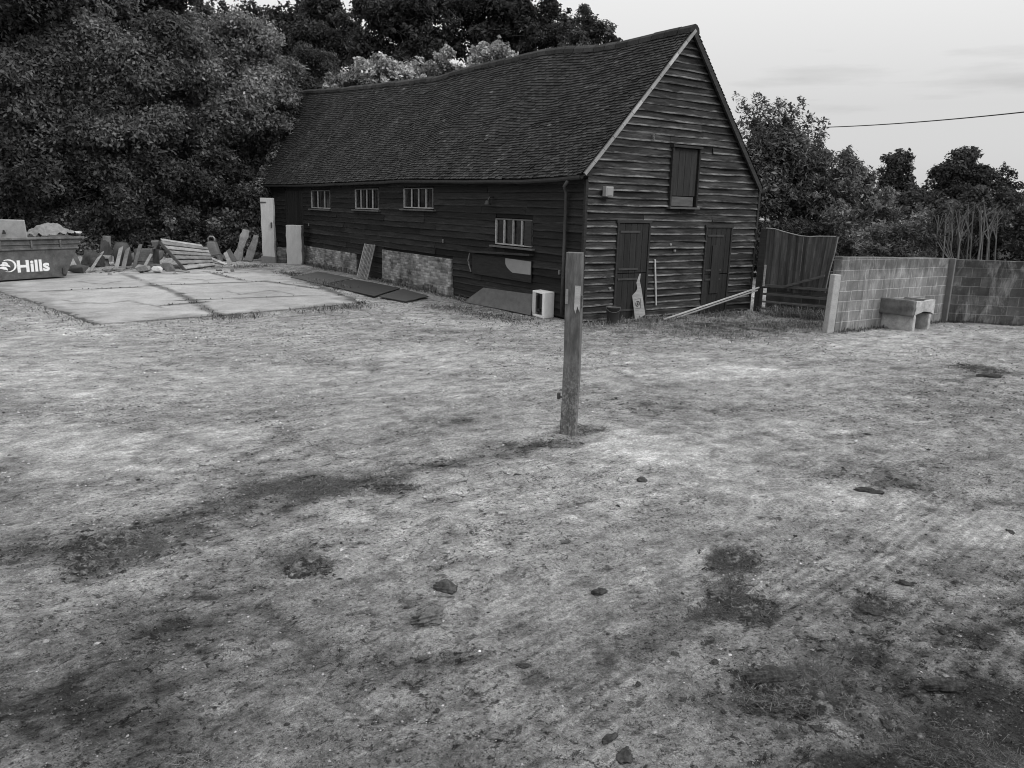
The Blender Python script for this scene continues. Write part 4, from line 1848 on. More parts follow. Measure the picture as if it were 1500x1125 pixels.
mb = MB()
side = [(-SBL, .06), (0, .06), (SOV, SH), (-SBL - SOV, SH)]
th = .03
mb.slab([kp(x, 0, z) for x, z in side], -sn * th, 1.0)
mb.slab([kp(x, SDP - th, z) for x, z in side], -sn * th, 1.0)
mb.slab([kp(-SBL, th, .06), kp(0, th, .06), kp(0, SDP - th, .06), kp(-SBL, SDP - th, .06)], (0, 0, .03), 1)
mb.slab([kp(0, th, .06), kp(SOV, th, SH), kp(SOV, SDP - th, SH), kp(0, SDP - th, .06)], -sd * .03, .9)
mb.slab([kp(-SBL, th, .06), kp(-SBL - SOV, th, SH), kp(-SBL - SOV, SDP - th, SH), kp(-SBL, SDP - th, .06)], sd * .03, .9)
recalc(mb.build('body', 'skip_paint', skip))
mb = MB()
cxm = -SBL / 2
mb.box(kp(cxm, -.02, SH - .02), (SBL + 2 * SOV + .1, .09, .07), Rk, 1.5)
mb.box(kp(cxm, SDP + .02, SH - .02), (SBL + 2 * SOV + .1, .09, .07), Rk, 1.5)
mb.box(kp(SOV + .02, SDP / 2, SH - .02), (.07, SDP - .04, .066), Rk, 1.5)
mb.box(kp(-SBL - SOV - .02, SDP / 2, SH - .02), (.07, SDP - .04, .066), Rk, 1.5)
mb.build('rim', 'skip_paint', skip, bevel=.01)
mb = MB()
mb.box(kp(cxm + .0, -.022, SH - .33), (SBL + 2 * SOV - .28, .045, .05), Rk, 1.25)
mb.box(kp(cxm, -.018, SH - .19), (SBL + 2 * SOV - .14, .034, .03), Rk, 1.0)
for x in (-.12, -1.0, -1.9):
    mb.box(kp(x + .02, -.028, SH - .20), (.05, .05, .24), Rk, 1.2)
mb.build('ribs', 'skip_paint', skip, bevel=.006)
mb = MB()
for x in (-.35, -SBL + .35):
    a_ = kp(x, 0, .62)
    mb.tube([a_, a_ + sn * .13], .04, 10, 1)
    mb.tube([a_ + sn * .11, a_ + sn * .15], .065, 10, 1)
lug = mb  # lugs sit low on the sides, kept clear of the lettering
mb = MB()
for x in (-.30,):
    mb.box(kp(x + .25, -.03, .22), (.12, .06, .20), Rk, .8)
mb.build('lug', 'skip_paint', skip, bevel=.01)


def text_mesh(txt, size, bold):
    cu = bpy.data.curves.new('lettering', 'FONT')
    cu.body = txt
    cu.size = size
    cu.offset = bold
    cu.extrude = .002
    cu.resolution_u = 6
    cu.space_character = 1.03
    ob = bpy.data.objects.new('lettering_tmp', cu)
    COL.objects.link(ob)
    bpy.context.view_layer.update()
    dg = bpy.context.evaluated_depsgraph_get()
    me = bpy.data.meshes.new_from_object(ob.evaluated_get(dg), depsgraph=dg)
    bpy.data.objects.remove(ob)
    me.name = 'lettering'
    a = me.attributes.new('tone', 'FLOAT', 'FACE')
    a.data.foreach_set('value', [1.0] * len(me.polygons))
    me.materials.clear()
    me.materials.append(MATS['letter_white'])
    return me


def side_x(px, py):
    """x along the skip and height of a place seen on its visible side"""
    d = ray(px, py)
    o_ = Vector((0, 0, CAMH)) - Vector((s0.x, s0.y, 0))
    t__ = -o_.dot(sn) / d.dot(sn)
    p = o_ + d * t__
    return p.dot(sd), p.z


xl, zl = side_x(26, 398.5)
xr, zr = side_x(73, 395.5)
xt, zt = side_x(26, 380.5)
me = text_mesh('Hills', 1.0, .035)
xs_ = [v.co.x for v in me.vertices]
ys_ = [v.co.y for v in me.vertices]
sx = (xr - xl) / (max(xs_) - min(xs_))
sy = (zt - zl) / (max(ys_) - min(ys_))
x_off = min(xs_)
let = bpy.data.objects.new('lettering', me)
COL.objects.link(let)
Rl = frame(sd, (0, 0, 1))
m4 = Matrix.Identity(4)
for i in range(3):
    m4[i][0] = sd[i] * sx
    m4[i][1] = (0, 0, 1)[i] * sy
    m4[i][2] = sn[i]
tl = kp(xl - x_off * sx, -.004, zl) - Vector(skip['_w'])
for i in range(3):
    m4[i][3] = tl[i]
let.parent = skip
let.matrix_local = m4
# roundel: three curved white blades
xc, zc = side_x(11.5, 389.5)
rx, rz_ = abs(side_x(23.5, 389.5)[0] - xc), abs(side_x(11.5, 380)[1] - zc)
mb = MB()


def blade(pts):
    mb.slab([kp(xc + a * rx, -.004, zc + b * rz_) for a, b in pts], sn * -.002 + sn * .0, 1)


def arc(r0, r1, a0, a1, cx=0, cy=0, n=14, tap=True):
    P, Q = [], []
    for i in range(n + 1):
        f = i / n
        a = a0 + (a1 - a0) * f
        w = (r1 - r0) / 2 * (math.sin(PI * min(1, f * .9 + .1)) if tap else 1)
        m = (r0 + r1) / 2
        P.append((cx + (m + w) * math.cos(a), cy + (m + w) * math.sin(a)))
        Q.append((cx + (m - w) * math.cos(a), cy + (m - w) * math.sin(a)))
    for i in range(n):
        blade([P[i], P[i + 1], Q[i + 1], Q[i]])


arc(.80, 1.06, R(120), R(-120))
arc(.62, .98, R(100), R(40), -.55, -.32)
arc(.85, 1.25, R(112), R(35), -.55, -.85)
arc(.5, .95, R(110), R(20), -.75, -.98)
recalc(mb.build('roundel', 'letter_white', skip))

# what lies in the skip
wp = thing('dumped_panel', tuple(kp(-.9, .8, SH)), 'flat white appliance panel with a grey inset sticking up out of the skip', 'panel')
A_ = kp(-.9, .8, SH)
pcen = at(8, 334, A_.y)
wv = .95
mb = MB()
Rp = frame((1, .15, 0), (0, -.15, 1))
mb.box(pcen + Vector((0, 0, -.12)), (1.15, .05, .75), Rp, .85)
mb.build('white_sheet', 'pale_timber', wp, bevel=.015)
mb = MB()
mb.box(pcen + Rp @ Vector((.02, -.032, -.03)), (.62, .012, .17), Rp, 1.9)
mb.build('inset', 'grey_plastic', wp, bevel=.004)
mb = MB()
mb.box(pcen + Rp @ Vector((-.02, -.10, -.10)), (.10, .05, .12), Rp, 1, taper=.4)
mb.build('broken_bracket', 'dark_metal', wp, bevel=.005)


def heap(name, mat, px, Y, w, d, h, seed, label, cat, tone=1.0):
    """crumpled sheet: a folded mound"""
    c = at(px[0], px[1], Y)
    rnd = np.random.default_rng(seed)
    n = 70
    xs = np.linspace(-1, 1, n)
    X, Y_ = np.meshgrid(xs, xs)
    r = np.sqrt(X ** 2 + Y_ ** 2)
    Z = np.clip(1 - r ** 1.6, -.3, 1) + (fbm(X * 2 + seed, Y_ * 2, 3, seed) - .5) * .9
    fold = np.abs(np.sin((X * 5 + Y_ * 2.5 + fbm(X * 2, Y_ * 2, 3, seed + 3) * 7)))
    Z = Z + fold * .20 + np.abs(np.sin(X * 13 + Y_ * 9 + fbm(X * 3, Y_ * 3, 2, seed + 5) * 6)) * .07
    V = np.stack([c.x + X.ravel() * w, c.y + Y_.ravel() * d, c.z + Z.ravel() * h], 1)
    idx = np.arange(n * n).reshape(n, n)
    F = np.stack([idx[:-1, :-1], idx[:-1, 1:], idx[1:, 1:], idx[1:, :-1]], -1).reshape(-1, 4)
    F = F[(r.ravel()[F] < 1.02).all(1)]
    o_ = np_mesh(name, V - np.array(c), F, mat, np.full(len(F), tone), smooth=True)
    o_.location = c
    return tag(o_, label, cat)


heap('crumpled_sheet', 'sheet_cloth', (70, 346), 24.6, .85, .5, .34, 5, 'crumpled pale plastic sheet heaped above the rim of the skip', 'plastic sheet')
o = crag('rubble_lump', at(112, 344, 25.0), 16, (.36, .3, .12), 'pale_stone', 4, 1.3)
tag(o, 'small white rubble lump at the far end of the skip rim', 'rubble')

# ------------------------------------------------------------------ junk beside the skip


def plank(name, a, b, w, t, label, cat, mat='grey_timber', tone=1.0, up=(0, -1, .3), group=None):
    a, b = Vector(a), Vector(b)
    m = MB()
    fr = frame(b - a, up)
    n = 6
    L = (b - a).length
    V = []
    rnd = random.Random(int(a.x * 1000))
    for i in range(n + 1):
        f = i / n - .5
        k = 1 + rnd.uniform(-.06, .06)
        for sy, sz in ((-1, -1), (1, -1), (1, 1), (-1, 1)):
            V.append((a + b) / 2 + fr @ Vector((f * L, sy * w / 2 * k, sz * t / 2)))
    F = [(4 * i + j, 4 * i + 4 + j, 4 * i + 4 + (j + 1) % 4, 4 * i + (j + 1) % 4) for i in range(n) for j in range(4)]
    F += [(0, 1, 2, 3), (4 * n + 3, 4 * n + 2, 4 * n + 1, 4 * n)]
    m.add(V, F, tone)
    o_ = recalc(m.build(name, mat, loc=a, bevel=.006))
    return tag(o_, label, cat, group)


def G(px, py, z=0.0):
    p = gp(px, py, 0)
    return Vector((p.x, p.y, z))


def Z(px, py, Y):
    return at(px, py, Y)


# squat stone bollard and pale slab in front of it
o = crag('stone_block', G(145, 377, .3), 22, (.50, .4, .62), 'grey_stone', 12, .30)
Yj = gp(150, 394).y
b_ = thing('stump_seat', tuple(G(146, 392)), 'pale flat slab resting on a dark stump beside the skip', 'stump')
mb = MB()
mb.lathe([(0, 0), (.34, 0), (.30, .1), (.28, .3), (.0, .3)], tuple(G(147, 390)), 12, .7)
mb.build('stump', 'grey_timber', b_)
mb = MB()
p_ = G(147, 390, .34)
mb.box(p_, (.75, .42, .06), rotz(.2) @ Matrix.Rotation(.12, 3, 'X'), 1.0, jit=.02)
mb.build('slab', 'grey_stone', b_, bevel=.012)
o.location = tuple(G(146, 384, .0) + Vector((0, .6, 0)))
o.scale = (1, 1, 1.5)
tag(o, 'tall narrow dark grey stone block standing behind the slab-topped stump', 'stone')
mb = MB()
p_ = G(142, 384) + Vector((.05, .75, 0))
mb.tube([p_, p_ + Vector((0, 0, .5)), p_ + Vector((.03, 0, .98))], [.17, .16, .15], 12, .9)
tag(mb.build('timber_stub', 'grey_timber', loc=p_, bevel=.01), 'thick upright round timber stub just right of the skip', 'timber stub')
plank('loose_plank', G(131, 400, .02), G(141, 391, .50) + Vector((.1, .3, 0)), .16, .04, 'broken pale plank propped on the slab-topped stump', 'plank', tone=1.5)
o = crag('rubble_lump', G(112, 400), 18, (.7, .5, .28), 'grey_stone', 31, .35)
tag(o, 'low dark rubble lump at the foot of the sloping skip end', 'rubble')

# dark sack / barrel with two planks leaning on it
s_ = G(172, 391)
mb = MB()
sy_ = s_ + Vector((0, .45, 0))
mb.lathe([(0, 0), (.26, 0), (.30, .12), (.30, .55), (.26, .75), (.18, .86), (0, .88)], tuple(sy_), 18, .45)
tag(mb.build('round_bin', 'grey_plastic', loc=sy_, smooth=True), 'dark round-topped bin behind the two leaning planks', 'bin')
plank('loose_plank', G(170, 396, .03), Z(178, 360, s_.y + .35), .16, .035, 'left and paler of the two planks leaning on the dark bin', 'plank', tone=1.4, group='planks leaning on the bin')
plank('loose_plank', G(180, 397, .03), Z(187, 364, s_.y + .35), .18, .035, 'right and darker of the two planks leaning on the dark bin', 'plank', tone=.9, group='planks leaning on the bin')
# sheet of boards behind the stones
bb = thing('board_crate', tuple(G(201, 389)), 'low crate of horizontal grey boards standing behind the loose stones', 'crate')
mb = MB()
q0, q1 = G(189, 391) + Vector((0, .5, 0)), G(217, 391) + Vector((0, .5, 0))
mb2 = MB()
for i in range(4):
    mb.box((q0 + q1) / 2 + Vector((0, 0, .08 + i * .16)), ((q1 - q0).length, .03, .14), None, random.uniform(.6, 1.1), jit=.008)
    mb2.box((q0 + q1) / 2 + Vector((0, .45, .08 + i * .16)), ((q1 - q0).length, .03, .14), None, random.uniform(.6, 1.1), jit=.008)
mb.build('boards', 'grey_timber', bb, bevel=.005)
mb2.build('boards', 'grey_timber', bb, bevel=.005)
for e in (q0, q1):
    mb = MB()
    mb.box(e + Vector((0, .225, .32)), (.05, .41, .62), None, .6)
    mb.build('crate_end', 'grey_timber', bb, bevel=.005)
o = crag('stone_block', G(216, 391) + Vector((.12, .45, .62)), 20, (.42, .35, .36), 'grey_stone', 17, .55)
tag(o, 'roundish grey stone lying on the board crate', 'stone')
for (px, py), sz, sd_, mt, tn, lab in [((211, 399), (.55, .4, .30), 41, 'grey_stone', 1.15, 'broad grey broken stone at the left of the stone row'),
                                       ((231, 400), (.36, .3, .26), 42, 'pale_stone', 1.25, 'small square whitish stone block in the middle of the stone row'),
                                       ((248, 398), (.42, .35, .32), 43, 'grey_stone', .8, 'dull grey stone block touching the slatted pallet'),
                                       ((232, 392), (.6, .4, .16), 44, 'grey_stone', .55, 'flat dark stone lying behind the whitish block')]:
    o = crag('stone_block', G(px, py), 26, sz, mt, sd_, tn)
    tag(o, lab, 'stone', 'loose stones by the pallet')

plank('loose_plank', G(121, 399, .02), Z(108, 372, gp(115, 398).y + .3), .14, .04, 'dark weathered plank leaning back on the sloping end of the skip', 'plank', tone=.6)
plank('loose_plank', G(152, 396, .04), G(181, 399, .10), .15, .04, 'grey plank lying flat in front of the slab-topped stump', 'plank', tone=.9, up=(0, -.3, 1))
plank('loose_plank', G(196, 394, .02), Z(206, 358, gp(200, 393).y + .5), .13, .035, 'thin dark board standing against the front of the board crate', 'plank', tone=.55)
plank('loose_plank', G(209, 397, .03), Z(222, 372, gp(212, 397).y + .6), .10, .035, 'short grey batten sloping over the broad broken stone', 'plank', tone=1.2)
plank('loose_plank', G(257, 398, .03), G(276, 400, .03), .12, .05, 'short grey offcut lying at the near foot of the slatted pallet', 'plank', tone=1.1, up=(0, -.3, 1))
plank('loose_plank', Z(290, 377, gp(290, 390).y + .9), Z(322, 371, gp(322, 388).y + .6), .16, .04, 'dark board resting behind the pallet against the grey container', 'plank', tone=.5, up=(0, -.6, 1))
q = G(127, 393) + Vector((0, .5, 0))
put('rubble_sack', blob_mesh('rubble_sack', 'rubber_mat', (.34, .28, .50), 811, .16, 4), q + Vector((0, 0, .1)), .4, 1.0, 'black sagging sack between the skip and the round timber stub', 'sack')
q = G(186, 386) + Vector((0, .9, 0))
put('rubble_sack', blob_mesh('rubble_sack', 'skip_paint', (.42, .3, .36), 812, .18, 4), q + Vector((0, 0, .08)), .9, 1.0, 'dark grey slumped sack behind the board crate and the round-topped bin', 'sack')
for px, py, sz, tn, lab in ((262, 390, (.42, .3, .42), .5, 'dark angular stone block under the raised edge of the pallet'), (226, 385, (.5, .35, .5), .6, 'dull squarish stone block behind the flat dark stone'), (160, 399, (.34, .3, .2), 1.0, 'grey rounded stone below the slab-topped stump'), (326, 383, (.4, .3, .3), .55, 'dark stone behind the short whitish plank')):
    o = crag('stone_block', G(px, py) + Vector((0, .3 if py < 392 else 0, 0)), 24, sz, 'grey_stone', px, tn)
    tag(o, lab, 'stone', 'loose stones by the pallet')
for i in range(16):
    px = random.choice([random.uniform(112, 232), random.uniform(318, 345), random.uniform(200, 262)])
    q = G(px, random.uniform(394, 403))
    k_ = random.uniform(.6, 1.6)
    o = crag('rubble_piece', q + Vector((0, 0, -.02)), 14, (.16 * k_, .13 * k_, .10 * k_), 'grey_stone', 600 + i, random.uniform(.4, 1.3))
    o.rotation_euler = (0, 0, random.uniform(0, 6))
    tag(o, 'small broken rubble lump at the foot of the junk heap', 'rubble', 'small rubble lumps under the junk heap')
# wooden pallet, tilted up on its far edge
pal = thing('wooden_pallet', tuple(G(285, 394)), 'weathered slatted wooden pallet tilted up on the junk heap', 'pallet')
TL, TR_, BR_, BL_ = Z(234, 352, gp(250, 394).y + .9), Z(303, 362, gp(300, 392).y + .9), G(315, 391, .04), G(273, 397, .04)
nrm = (BR_ - BL_).cross(TL - BL_).normalized()


def pp(a, b, off=0.0):
    p = BL_.lerp(BR_, a).lerp(TL.lerp(TR_, a), b)
    return p + nrm * off


mb = MB()
for i in range(6):
    b0_, b1_ = i / 6 + .015, (i + 1) / 6 - .035
    mb.slab([pp(0, b0_, .0), pp(1, b0_, .0), pp(1, b1_, 0), pp(0, b1_, 0)], nrm * .025, random.uniform(.9, 1.7))
recalc(mb.build('slats', 'grey_timber', pal, bevel=.004))
for a in (.02, .5, .98):
    mb = MB()
    mb.slab([pp(a - .025, 0.0, -.002), pp(a + .025, 0.0, -.002), pp(a + .025, .985, -.002), pp(a - .025, .985, -.002)], nrm * -.10, .45)
    recalc(mb.build('bearer', 'grey_timber', pal, bevel=.004))
mb = MB()
for i in range(3):
    b0_, b1_ = i / 2.6 + .02, i / 2.6 + .14
    mb.slab([pp(0, b0_, -.104), pp(1, b0_, -.104), pp(1, b1_, -.104), pp(0, b1_, -.104)], nrm * -.022, .6)
recalc(mb.build('bottom_slats', 'grey_timber', pal))
plank('loose_plank', Z(236, 351, TL.y + .05), Z(296, 360, TR_.y + .05), .20, .03, 'pale warped plank lying along the top edge of the pallet', 'plank', tone=2.0, up=(0, -.4, 1))

# grey plastic container with a loop handle
cp = G(310, 384) + Vector((0, .3, 0))
can = thing('plastic_container', tuple(cp), 'tapered grey plastic container with a loop handle standing right of the pallet', 'container')
mb = MB()
mb.hexa([cp + Vector(v) for v in ((-.30, -.2, 0), (.34, -.2, 0), (.34, .2, 0), (-.30, .2, 0))],
        [cp + Vector(v) for v in ((-.22, -.16, .82), (.10, -.16, .82), (.10, .16, .82), (-.22, .16, .82))], 1.0)
mb.build('tank', 'grey_plastic', can, bevel=.05, smooth=True)
mb = MB()
mb.tube([cp + Vector((-.19, 0, .80)), cp + Vector((-.20, 0, .95)), cp + Vector((-.14, 0, 1.02)), cp + Vector((0, 0, 1.02)), cp + Vector((.06, 0, .95)), cp + Vector((.07, 0, .80))], .035, 8, 1.9)
mb.build('handle', 'grey_plastic', can, smooth=True)
mb = MB()
mb.tube([cp + Vector((.13, -.19, .18)), cp + Vector((.13, -.23, .17))], .07, 12, .3)
mb.build('cap', 'grey_plastic', can)
plank('loose_plank', G(307, 384, .18), G(331, 389, .05), .13, .04, 'short whitish plank lying on the ground against the grey container', 'plank', tone=2.6, up=(0, -.4, 1))
plank('loose_plank', G(338, 389, .02), Z(330, 370, gp(335, 388).y + .2), .14, .05, 'stubby pointed offcut leaning between the container and the waney slabs', 'plank', tone=1.6)
plank('loose_plank', G(341, 385, .02) + Vector((0, .3, 0)), Z(334, 366, gp(335, 385).y + .5), .2, .04, 'darker board end behind the stubby pointed offcut', 'plank', tone=.7)


def waney(ax, tx, w, label, tone):
    a = G(*ax, .02)
    b = Z(tx[0], tx[1], a.y + .45)
    n = 10
    fr = frame(b - a, (0, -1, .35))
    L = (b - a).length
    V = []
    rnd = random.Random(int(ax[0]))
    for i in range(n + 1):
        f = i / n
        for s in (-1, 1):
            k = w / 2 * (1 + .18 * math.sin(f * 7 + ax[0]) + rnd.uniform(-.1, .1)) * (1 if f < .9 else .75)
            for z in (-.035, .035):
                V.append(a.lerp(b, f) + fr @ Vector((0, s * k, z)))
    F = []
    for i in range(n):
        q = 4 * i
        for c, d in ((0, 1), (1, 3), (3, 2), (2, 0)):
            F.append((q + c, q + d, q + 4 + d, q + 4 + c))
    F += [(0, 2, 3, 1), (4 * n, 4 * n + 1, 4 * n + 3, 4 * n + 2)]
    m = MB()
    m.add(V, F, tone)
    o_ = recalc(m.build('waney_slab', 'grey_timber', loc=a))
    tag(o_, label, 'timber slab', 'waney timber slabs')


waney((347, 382), (361, 337), .34, 'taller rough waney timber slab leaning left of its twin', 1.5)
waney((364, 383), (376, 345), .30, 'shorter rough waney timber slab nearer the tall pale pillar', 1.25)
o = crag('stone_block', G(374, 381), 18, (.4, .3, .34), 'grey_stone', 51, .6)
tag(o, 'grey stone wedged between the waney slabs and the tall pillar', 'stone')
mb = MB()
q = G(411, 386)
mb.box(q + Vector((0, .25, .30)), (.36, .25, .66), rotz(.2), .8, jit=.02)
tag(mb.build('brick_stub', 'plinth_brick', loc=q), 'low brick stub between the tall pillar and the short one', 'brick stub')


# ------------------------------------------------------------------ vegetation
def leaf_cloud(centers, radii, n_per, leaf, tone, outward=None, rnd=RNG, droop=.3, aspect=2.2, updir=.5):
    """rhombic leaves gathered in twig clusters; returns points, quads, tones"""
    m = len(centers)
    c = np.repeat(centers, n_per, 0)
    rr = np.repeat(radii, n_per)[:, None]
    N = len(c)
    d = rnd.normal(size=(N, 3))
    d /= np.linalg.norm(d, axis=1)[:, None] + 1e-9
    pos = c + d * rr * (rnd.random((N, 1)) ** .5)
    nr = rnd.normal(size=(N, 3)) * .8
    if outward is not None:
        nr += np.repeat(outward, n_per, 0) * .7
    nr[:, 2] += updir
    nr /= np.linalg.norm(nr, axis=1)[:, None] + 1e-9
    ax = rnd.normal(size=(N, 3))
    if outward is not None:
        ax += np.repeat(outward, n_per, 0) * .8
    ax[:, 2] -= droop
    ax -= nr * (ax * nr).sum(1)[:, None]
    ax /= np.linalg.norm(ax, axis=1)[:, None] + 1e-9
    bx = np.cross(nr, ax)
    L = leaf * rnd.uniform(.5, 1.8, (N, 1))
    W = L / aspect
    V = np.stack([pos - ax * L * .5, pos + bx * W * .5 - ax * L * .05 + nr * W * .12, pos + ax * L * .5, pos - bx * W * .5 - ax * L * .05 + nr * W * .12], 1).reshape(-1, 3)
    F = np.arange(N * 4).reshape(-1, 4)
    tn = np.repeat(tone, n_per) * rnd.uniform(.65, 1.35, N)
    return V, F, tn


def lobe_clusters(c, r, sq, spacing, rnd=RNG, back=.5, fill=.25):
    """twig clusters over the boughs of a lobe: bulges on an ellipsoid, leafy above and outside, hollow below"""
    ns = int(np.clip(7 * (r / max(.3, spacing * 2.2)) ** 1.15, 5, 26))
    d = rnd.normal(size=(ns, 3))
    d[:, 2] = d[:, 2] * .9 + .12
    d /= np.linalg.norm(d, axis=1)[:, None]
    d = d[(d[:, 1] < .45) | (rnd.random(ns) < back)]
    ns = len(d)
    ax = np.array([r, r * .8, r * sq])
    cen = np.array(c) + d * ax * rnd.uniform(.62, .92, (ns, 1))
    sr = r * rnd.uniform(.24, .50, ns)
    P, O, B = [], [], []
    for i in range(ns):
        n = max(6, int(4 * PI * sr[i] ** 2 * .75 / spacing ** 2 * 1.5))
        e = rnd.normal(size=(n, 3))
        e[:, 2] = e[:, 2] * .8 + .35
        e += d[i] * .5
        e /= np.linalg.norm(e, axis=1)[:, None]
        P.append(cen[i] + e * sr[i] * np.array([1.15, 1.0, .72]) * rnd.uniform(.75, 1.08, (n, 1)))
        O.append(e)
        B.append(np.full(n, np.clip(rnd.normal(1, .36), .4, 2.1)))
    n = int(4 * PI * (r * .72) ** 2 * sq / spacing ** 2 * (.35 + fill))
    e = rnd.normal(size=(n, 3))
    e /= np.linalg.norm(e, axis=1)[:, None] + 1e-9
    P.append(np.array(c) + e * ax * rnd.uniform(.35, .85, (n, 1)))
    O.append(e)
    B.append(np.full(n, .8))
    return np.concatenate(P), np.concatenate(O), np.concatenate(B)


def spray_clusters(px0, py0, px1, py1, Y, n=11, w=.52):
    """an upswept branch tip: clusters strung along a line, tapering"""
    a, b = at(px0, py0, Y), at(px1, py1, Y)
    out = []
    for i in range(n):
        f = i / (n - 1)
        p = a.lerp(b, f) + Vector((.12 * math.sin(i * 2.1 + px1), .1 * math.cos(i * 1.3), .12 * f * f))
        out.append((tuple(p), w * (1 - .68 * f) * (.8 + .4 * ((i * 7 + int(px1)) % 5) / 4)))
    return out, (b - a).normalized()


def make_tree(name, label, cat, base, lobes, mat='leaf_dark', bark='bark', leaf=.17, spacing=.5, per=26, crad=.42, trunk_r=.25, group=None,
              tvar=.22, seed=0, droop=.3, aspect=2.0, fill=.25, limbs=True, updir=.5, crown='crown', sprays=(), rag=4):
    """lobes: (point, radius, squash, tone)"""
    rnd = np.random.default_rng(seed + 100)
    zb = gz(base[0], base[1])
    root = thing(name, (base[0], base[1], zb), label, cat, group)
    VV, FF, TT = [], [], []
    o = 0
    for p, r, sq, tn in lobes:
        r = r * (.80 if p[1] > 58 and p[0] < 12 else .92)
        C, d, bt = lobe_clusters(p, r, sq, spacing, rnd, fill=fill)
        n = len(C)
        ct = tn * bt * np.clip(rnd.normal(1, tvar, n), .35, 2.2)
        V, F, T = leaf_cloud(C, crad * rnd.uniform(.6, 1.3, n), per, leaf, ct, d, rnd, droop, aspect, updir)
        ok = V[:, 2].reshape(-1, 4).min(1) > -.05
        F = F[ok]
        T = T[ok]
        VV.append(V)
        FF.append(F + o)
        TT.append(T)
        o += len(V)
    for p, r, sq, tn in lobes:
        # ragged shoots that break the outline of each bough
        r = r * (.80 if p[1] > 58 and p[0] < 12 else .92)
        for _ in range(rag):
            e = rnd.normal(size=3) * np.array([1, .7, .8]) + np.array([0, -.2, .45])
            e /= np.linalg.norm(e)
            q0 = np.array(p) + e * r * .75 * np.array([1, .8, sq])
            q1 = np.array(p) + (e * rnd.uniform(1.2, 1.5) + rnd.normal(size=3) * .12) * r * np.array([1, .8, sq])
            f = np.linspace(0, 1, 7)[:, None]
            C = q0 + (q1 - q0) * f + rnd.normal(size=(7, 3)) * crad * .25
            V, F, T = leaf_cloud(C, crad * (1 - .68 * f[:, 0]), max(6, int(per * .6)), leaf, np.full(7, tn * rnd.uniform(.7, 1.4)), np.tile(e * 1.5, (7, 1)), rnd, droop, aspect, updir)
            VV.append(V)
            FF.append(F + o)
            TT.append(T)
            o += len(V)
    for q in sprays:
        cl, dr = spray_clusters(*q)
        V, F, T = leaf_cloud(np.array([c[0] for c in cl]), np.array([c[1] for c in cl]), per, leaf, np.full(len(cl), rnd.uniform(.7, 1.3)), np.tile(np.array(dr) * 2, (len(cl), 1)), rnd, -.3, aspect, updir)
        VV.append(V)
        FF.append(F + o)
        TT.append(T)
        o += len(V)
    np_mesh(crown, np.concatenate(VV), np.concatenate(FF), mat, np.concatenate(TT), parent=root)
    mb = MB()
    b = Vector((base[0], base[1], zb - .2))
    tops = sorted(lobes, key=lambda q: -q[0][2])
    tp = Vector(tops[0][0])
    n = 7
    pts = [b.lerp(Vector((b.x + (tp.x - b.x) * .7, b.y + (tp.y - b.y) * .7, tp.z)), i / n) + Vector((math.sin(i * 1.7 + seed) * .12, 0, 0)) * (i > 0) for i in range(n + 1)]
    mb.tube(pts, [trunk_r * (1.35 if i == 0 else 1) * (1 - .8 * i / n) for i in range(n + 1)], 9)
    if limbs:
        for p, r, sq, tn in lobes:
            p = Vector(p)
            f = min(.85, max(.12, (p.z - b.z) / max(.5, (tp.z - b.z)) * .6))
            s = pts[int(f * n)]
            mid = s.lerp(p, .5) + Vector((0, 0, -.25 * r * .3))
            rr_ = trunk_r * (1 - .8 * f) * .34
            mb.tube([s, mid, p], [rr_, rr_ * .7, rr_ * .3], 7)
            rd = random.Random(int(p.x * 97) + seed)
            for _ in range(5):
                q = p + Vector((rd.uniform(-1, 1), rd.uniform(-1, .4), rd.uniform(-.5, 1) * sq)) * r * .95
                mb.tube([mid.lerp(p, .6), p.lerp(q, .5) + Vector((0, 0, .1 * r)), q], [rr_ * .4, rr_ * .25, .012], 5)
    mb.build('trunk', bark, root, smooth=True)
    return root


def L(px, py, rpx, Y, sq=.85, tone=1.0):
    """a lobe of a crown from its place in the photograph and its distance"""
    p = at(px, py, Y)
    return (tuple(p), rpx * Y / FOC, sq, tone)


# --- left: big dark broadleaf trees over the junk heap; top light and lower shade put into lobe tones
make_tree('broadleaf_tree', 'huge dark broadleaf tree filling the top left corner behind the skip', 'tree', at(20, 390, 35).to_tuple()[:2],
          [L(-40, 30, 110, 35, .9, .55), L(70, 20, 95, 34.5, .8, .8), L(20, 130, 85, 33.8, .8, .75), L(-60, 170, 90, 34.5, .8, .6), L(100, 110, 70, 34.4, .8, .85),
           L(50, 205, 60, 33.6, .7, .65), L(-10, 260, 70, 33.6, .7, .5), L(70, 265, 62, 33.8, .7, .5), L(-60, 80, 90, 37, .9, .6), L(30, -90, 120, 36, .8, .8), L(130, -60, 90, 36.5, .8, .9)],
          'leaf_soft', leaf=.145, spacing=.44, per=40, crad=.46, trunk_r=.42, seed=1, group='broadleaf trees behind the junk heap')
make_tree('broadleaf_tree', 'tall dark broadleaf tree rising behind the stump and stones, beside the corner tree', 'tree', at(180, 390, 36.5).to_tuple()[:2],
          [L(170, 40, 85, 36.5, .85, 1.0), L(215, 100, 75, 35.5, .8, 1.0), L(150, 130, 70, 35.0, .8, .75), L(190, 195, 75, 34.6, .75, .75), L(130, 230, 60, 34.2, .7, .55),
           L(225, 255, 60, 34.5, .7, .6), L(160, 290, 60, 34.2, .6, .5), L(222, 25, 40, 37, .8, 1.1), L(180, -50, 80, 37, .8, 1.0)],
          'leaf_soft', leaf=.135, spacing=.42, per=40, crad=.44, trunk_r=.36, seed=2, group='broadleaf trees behind the junk heap')
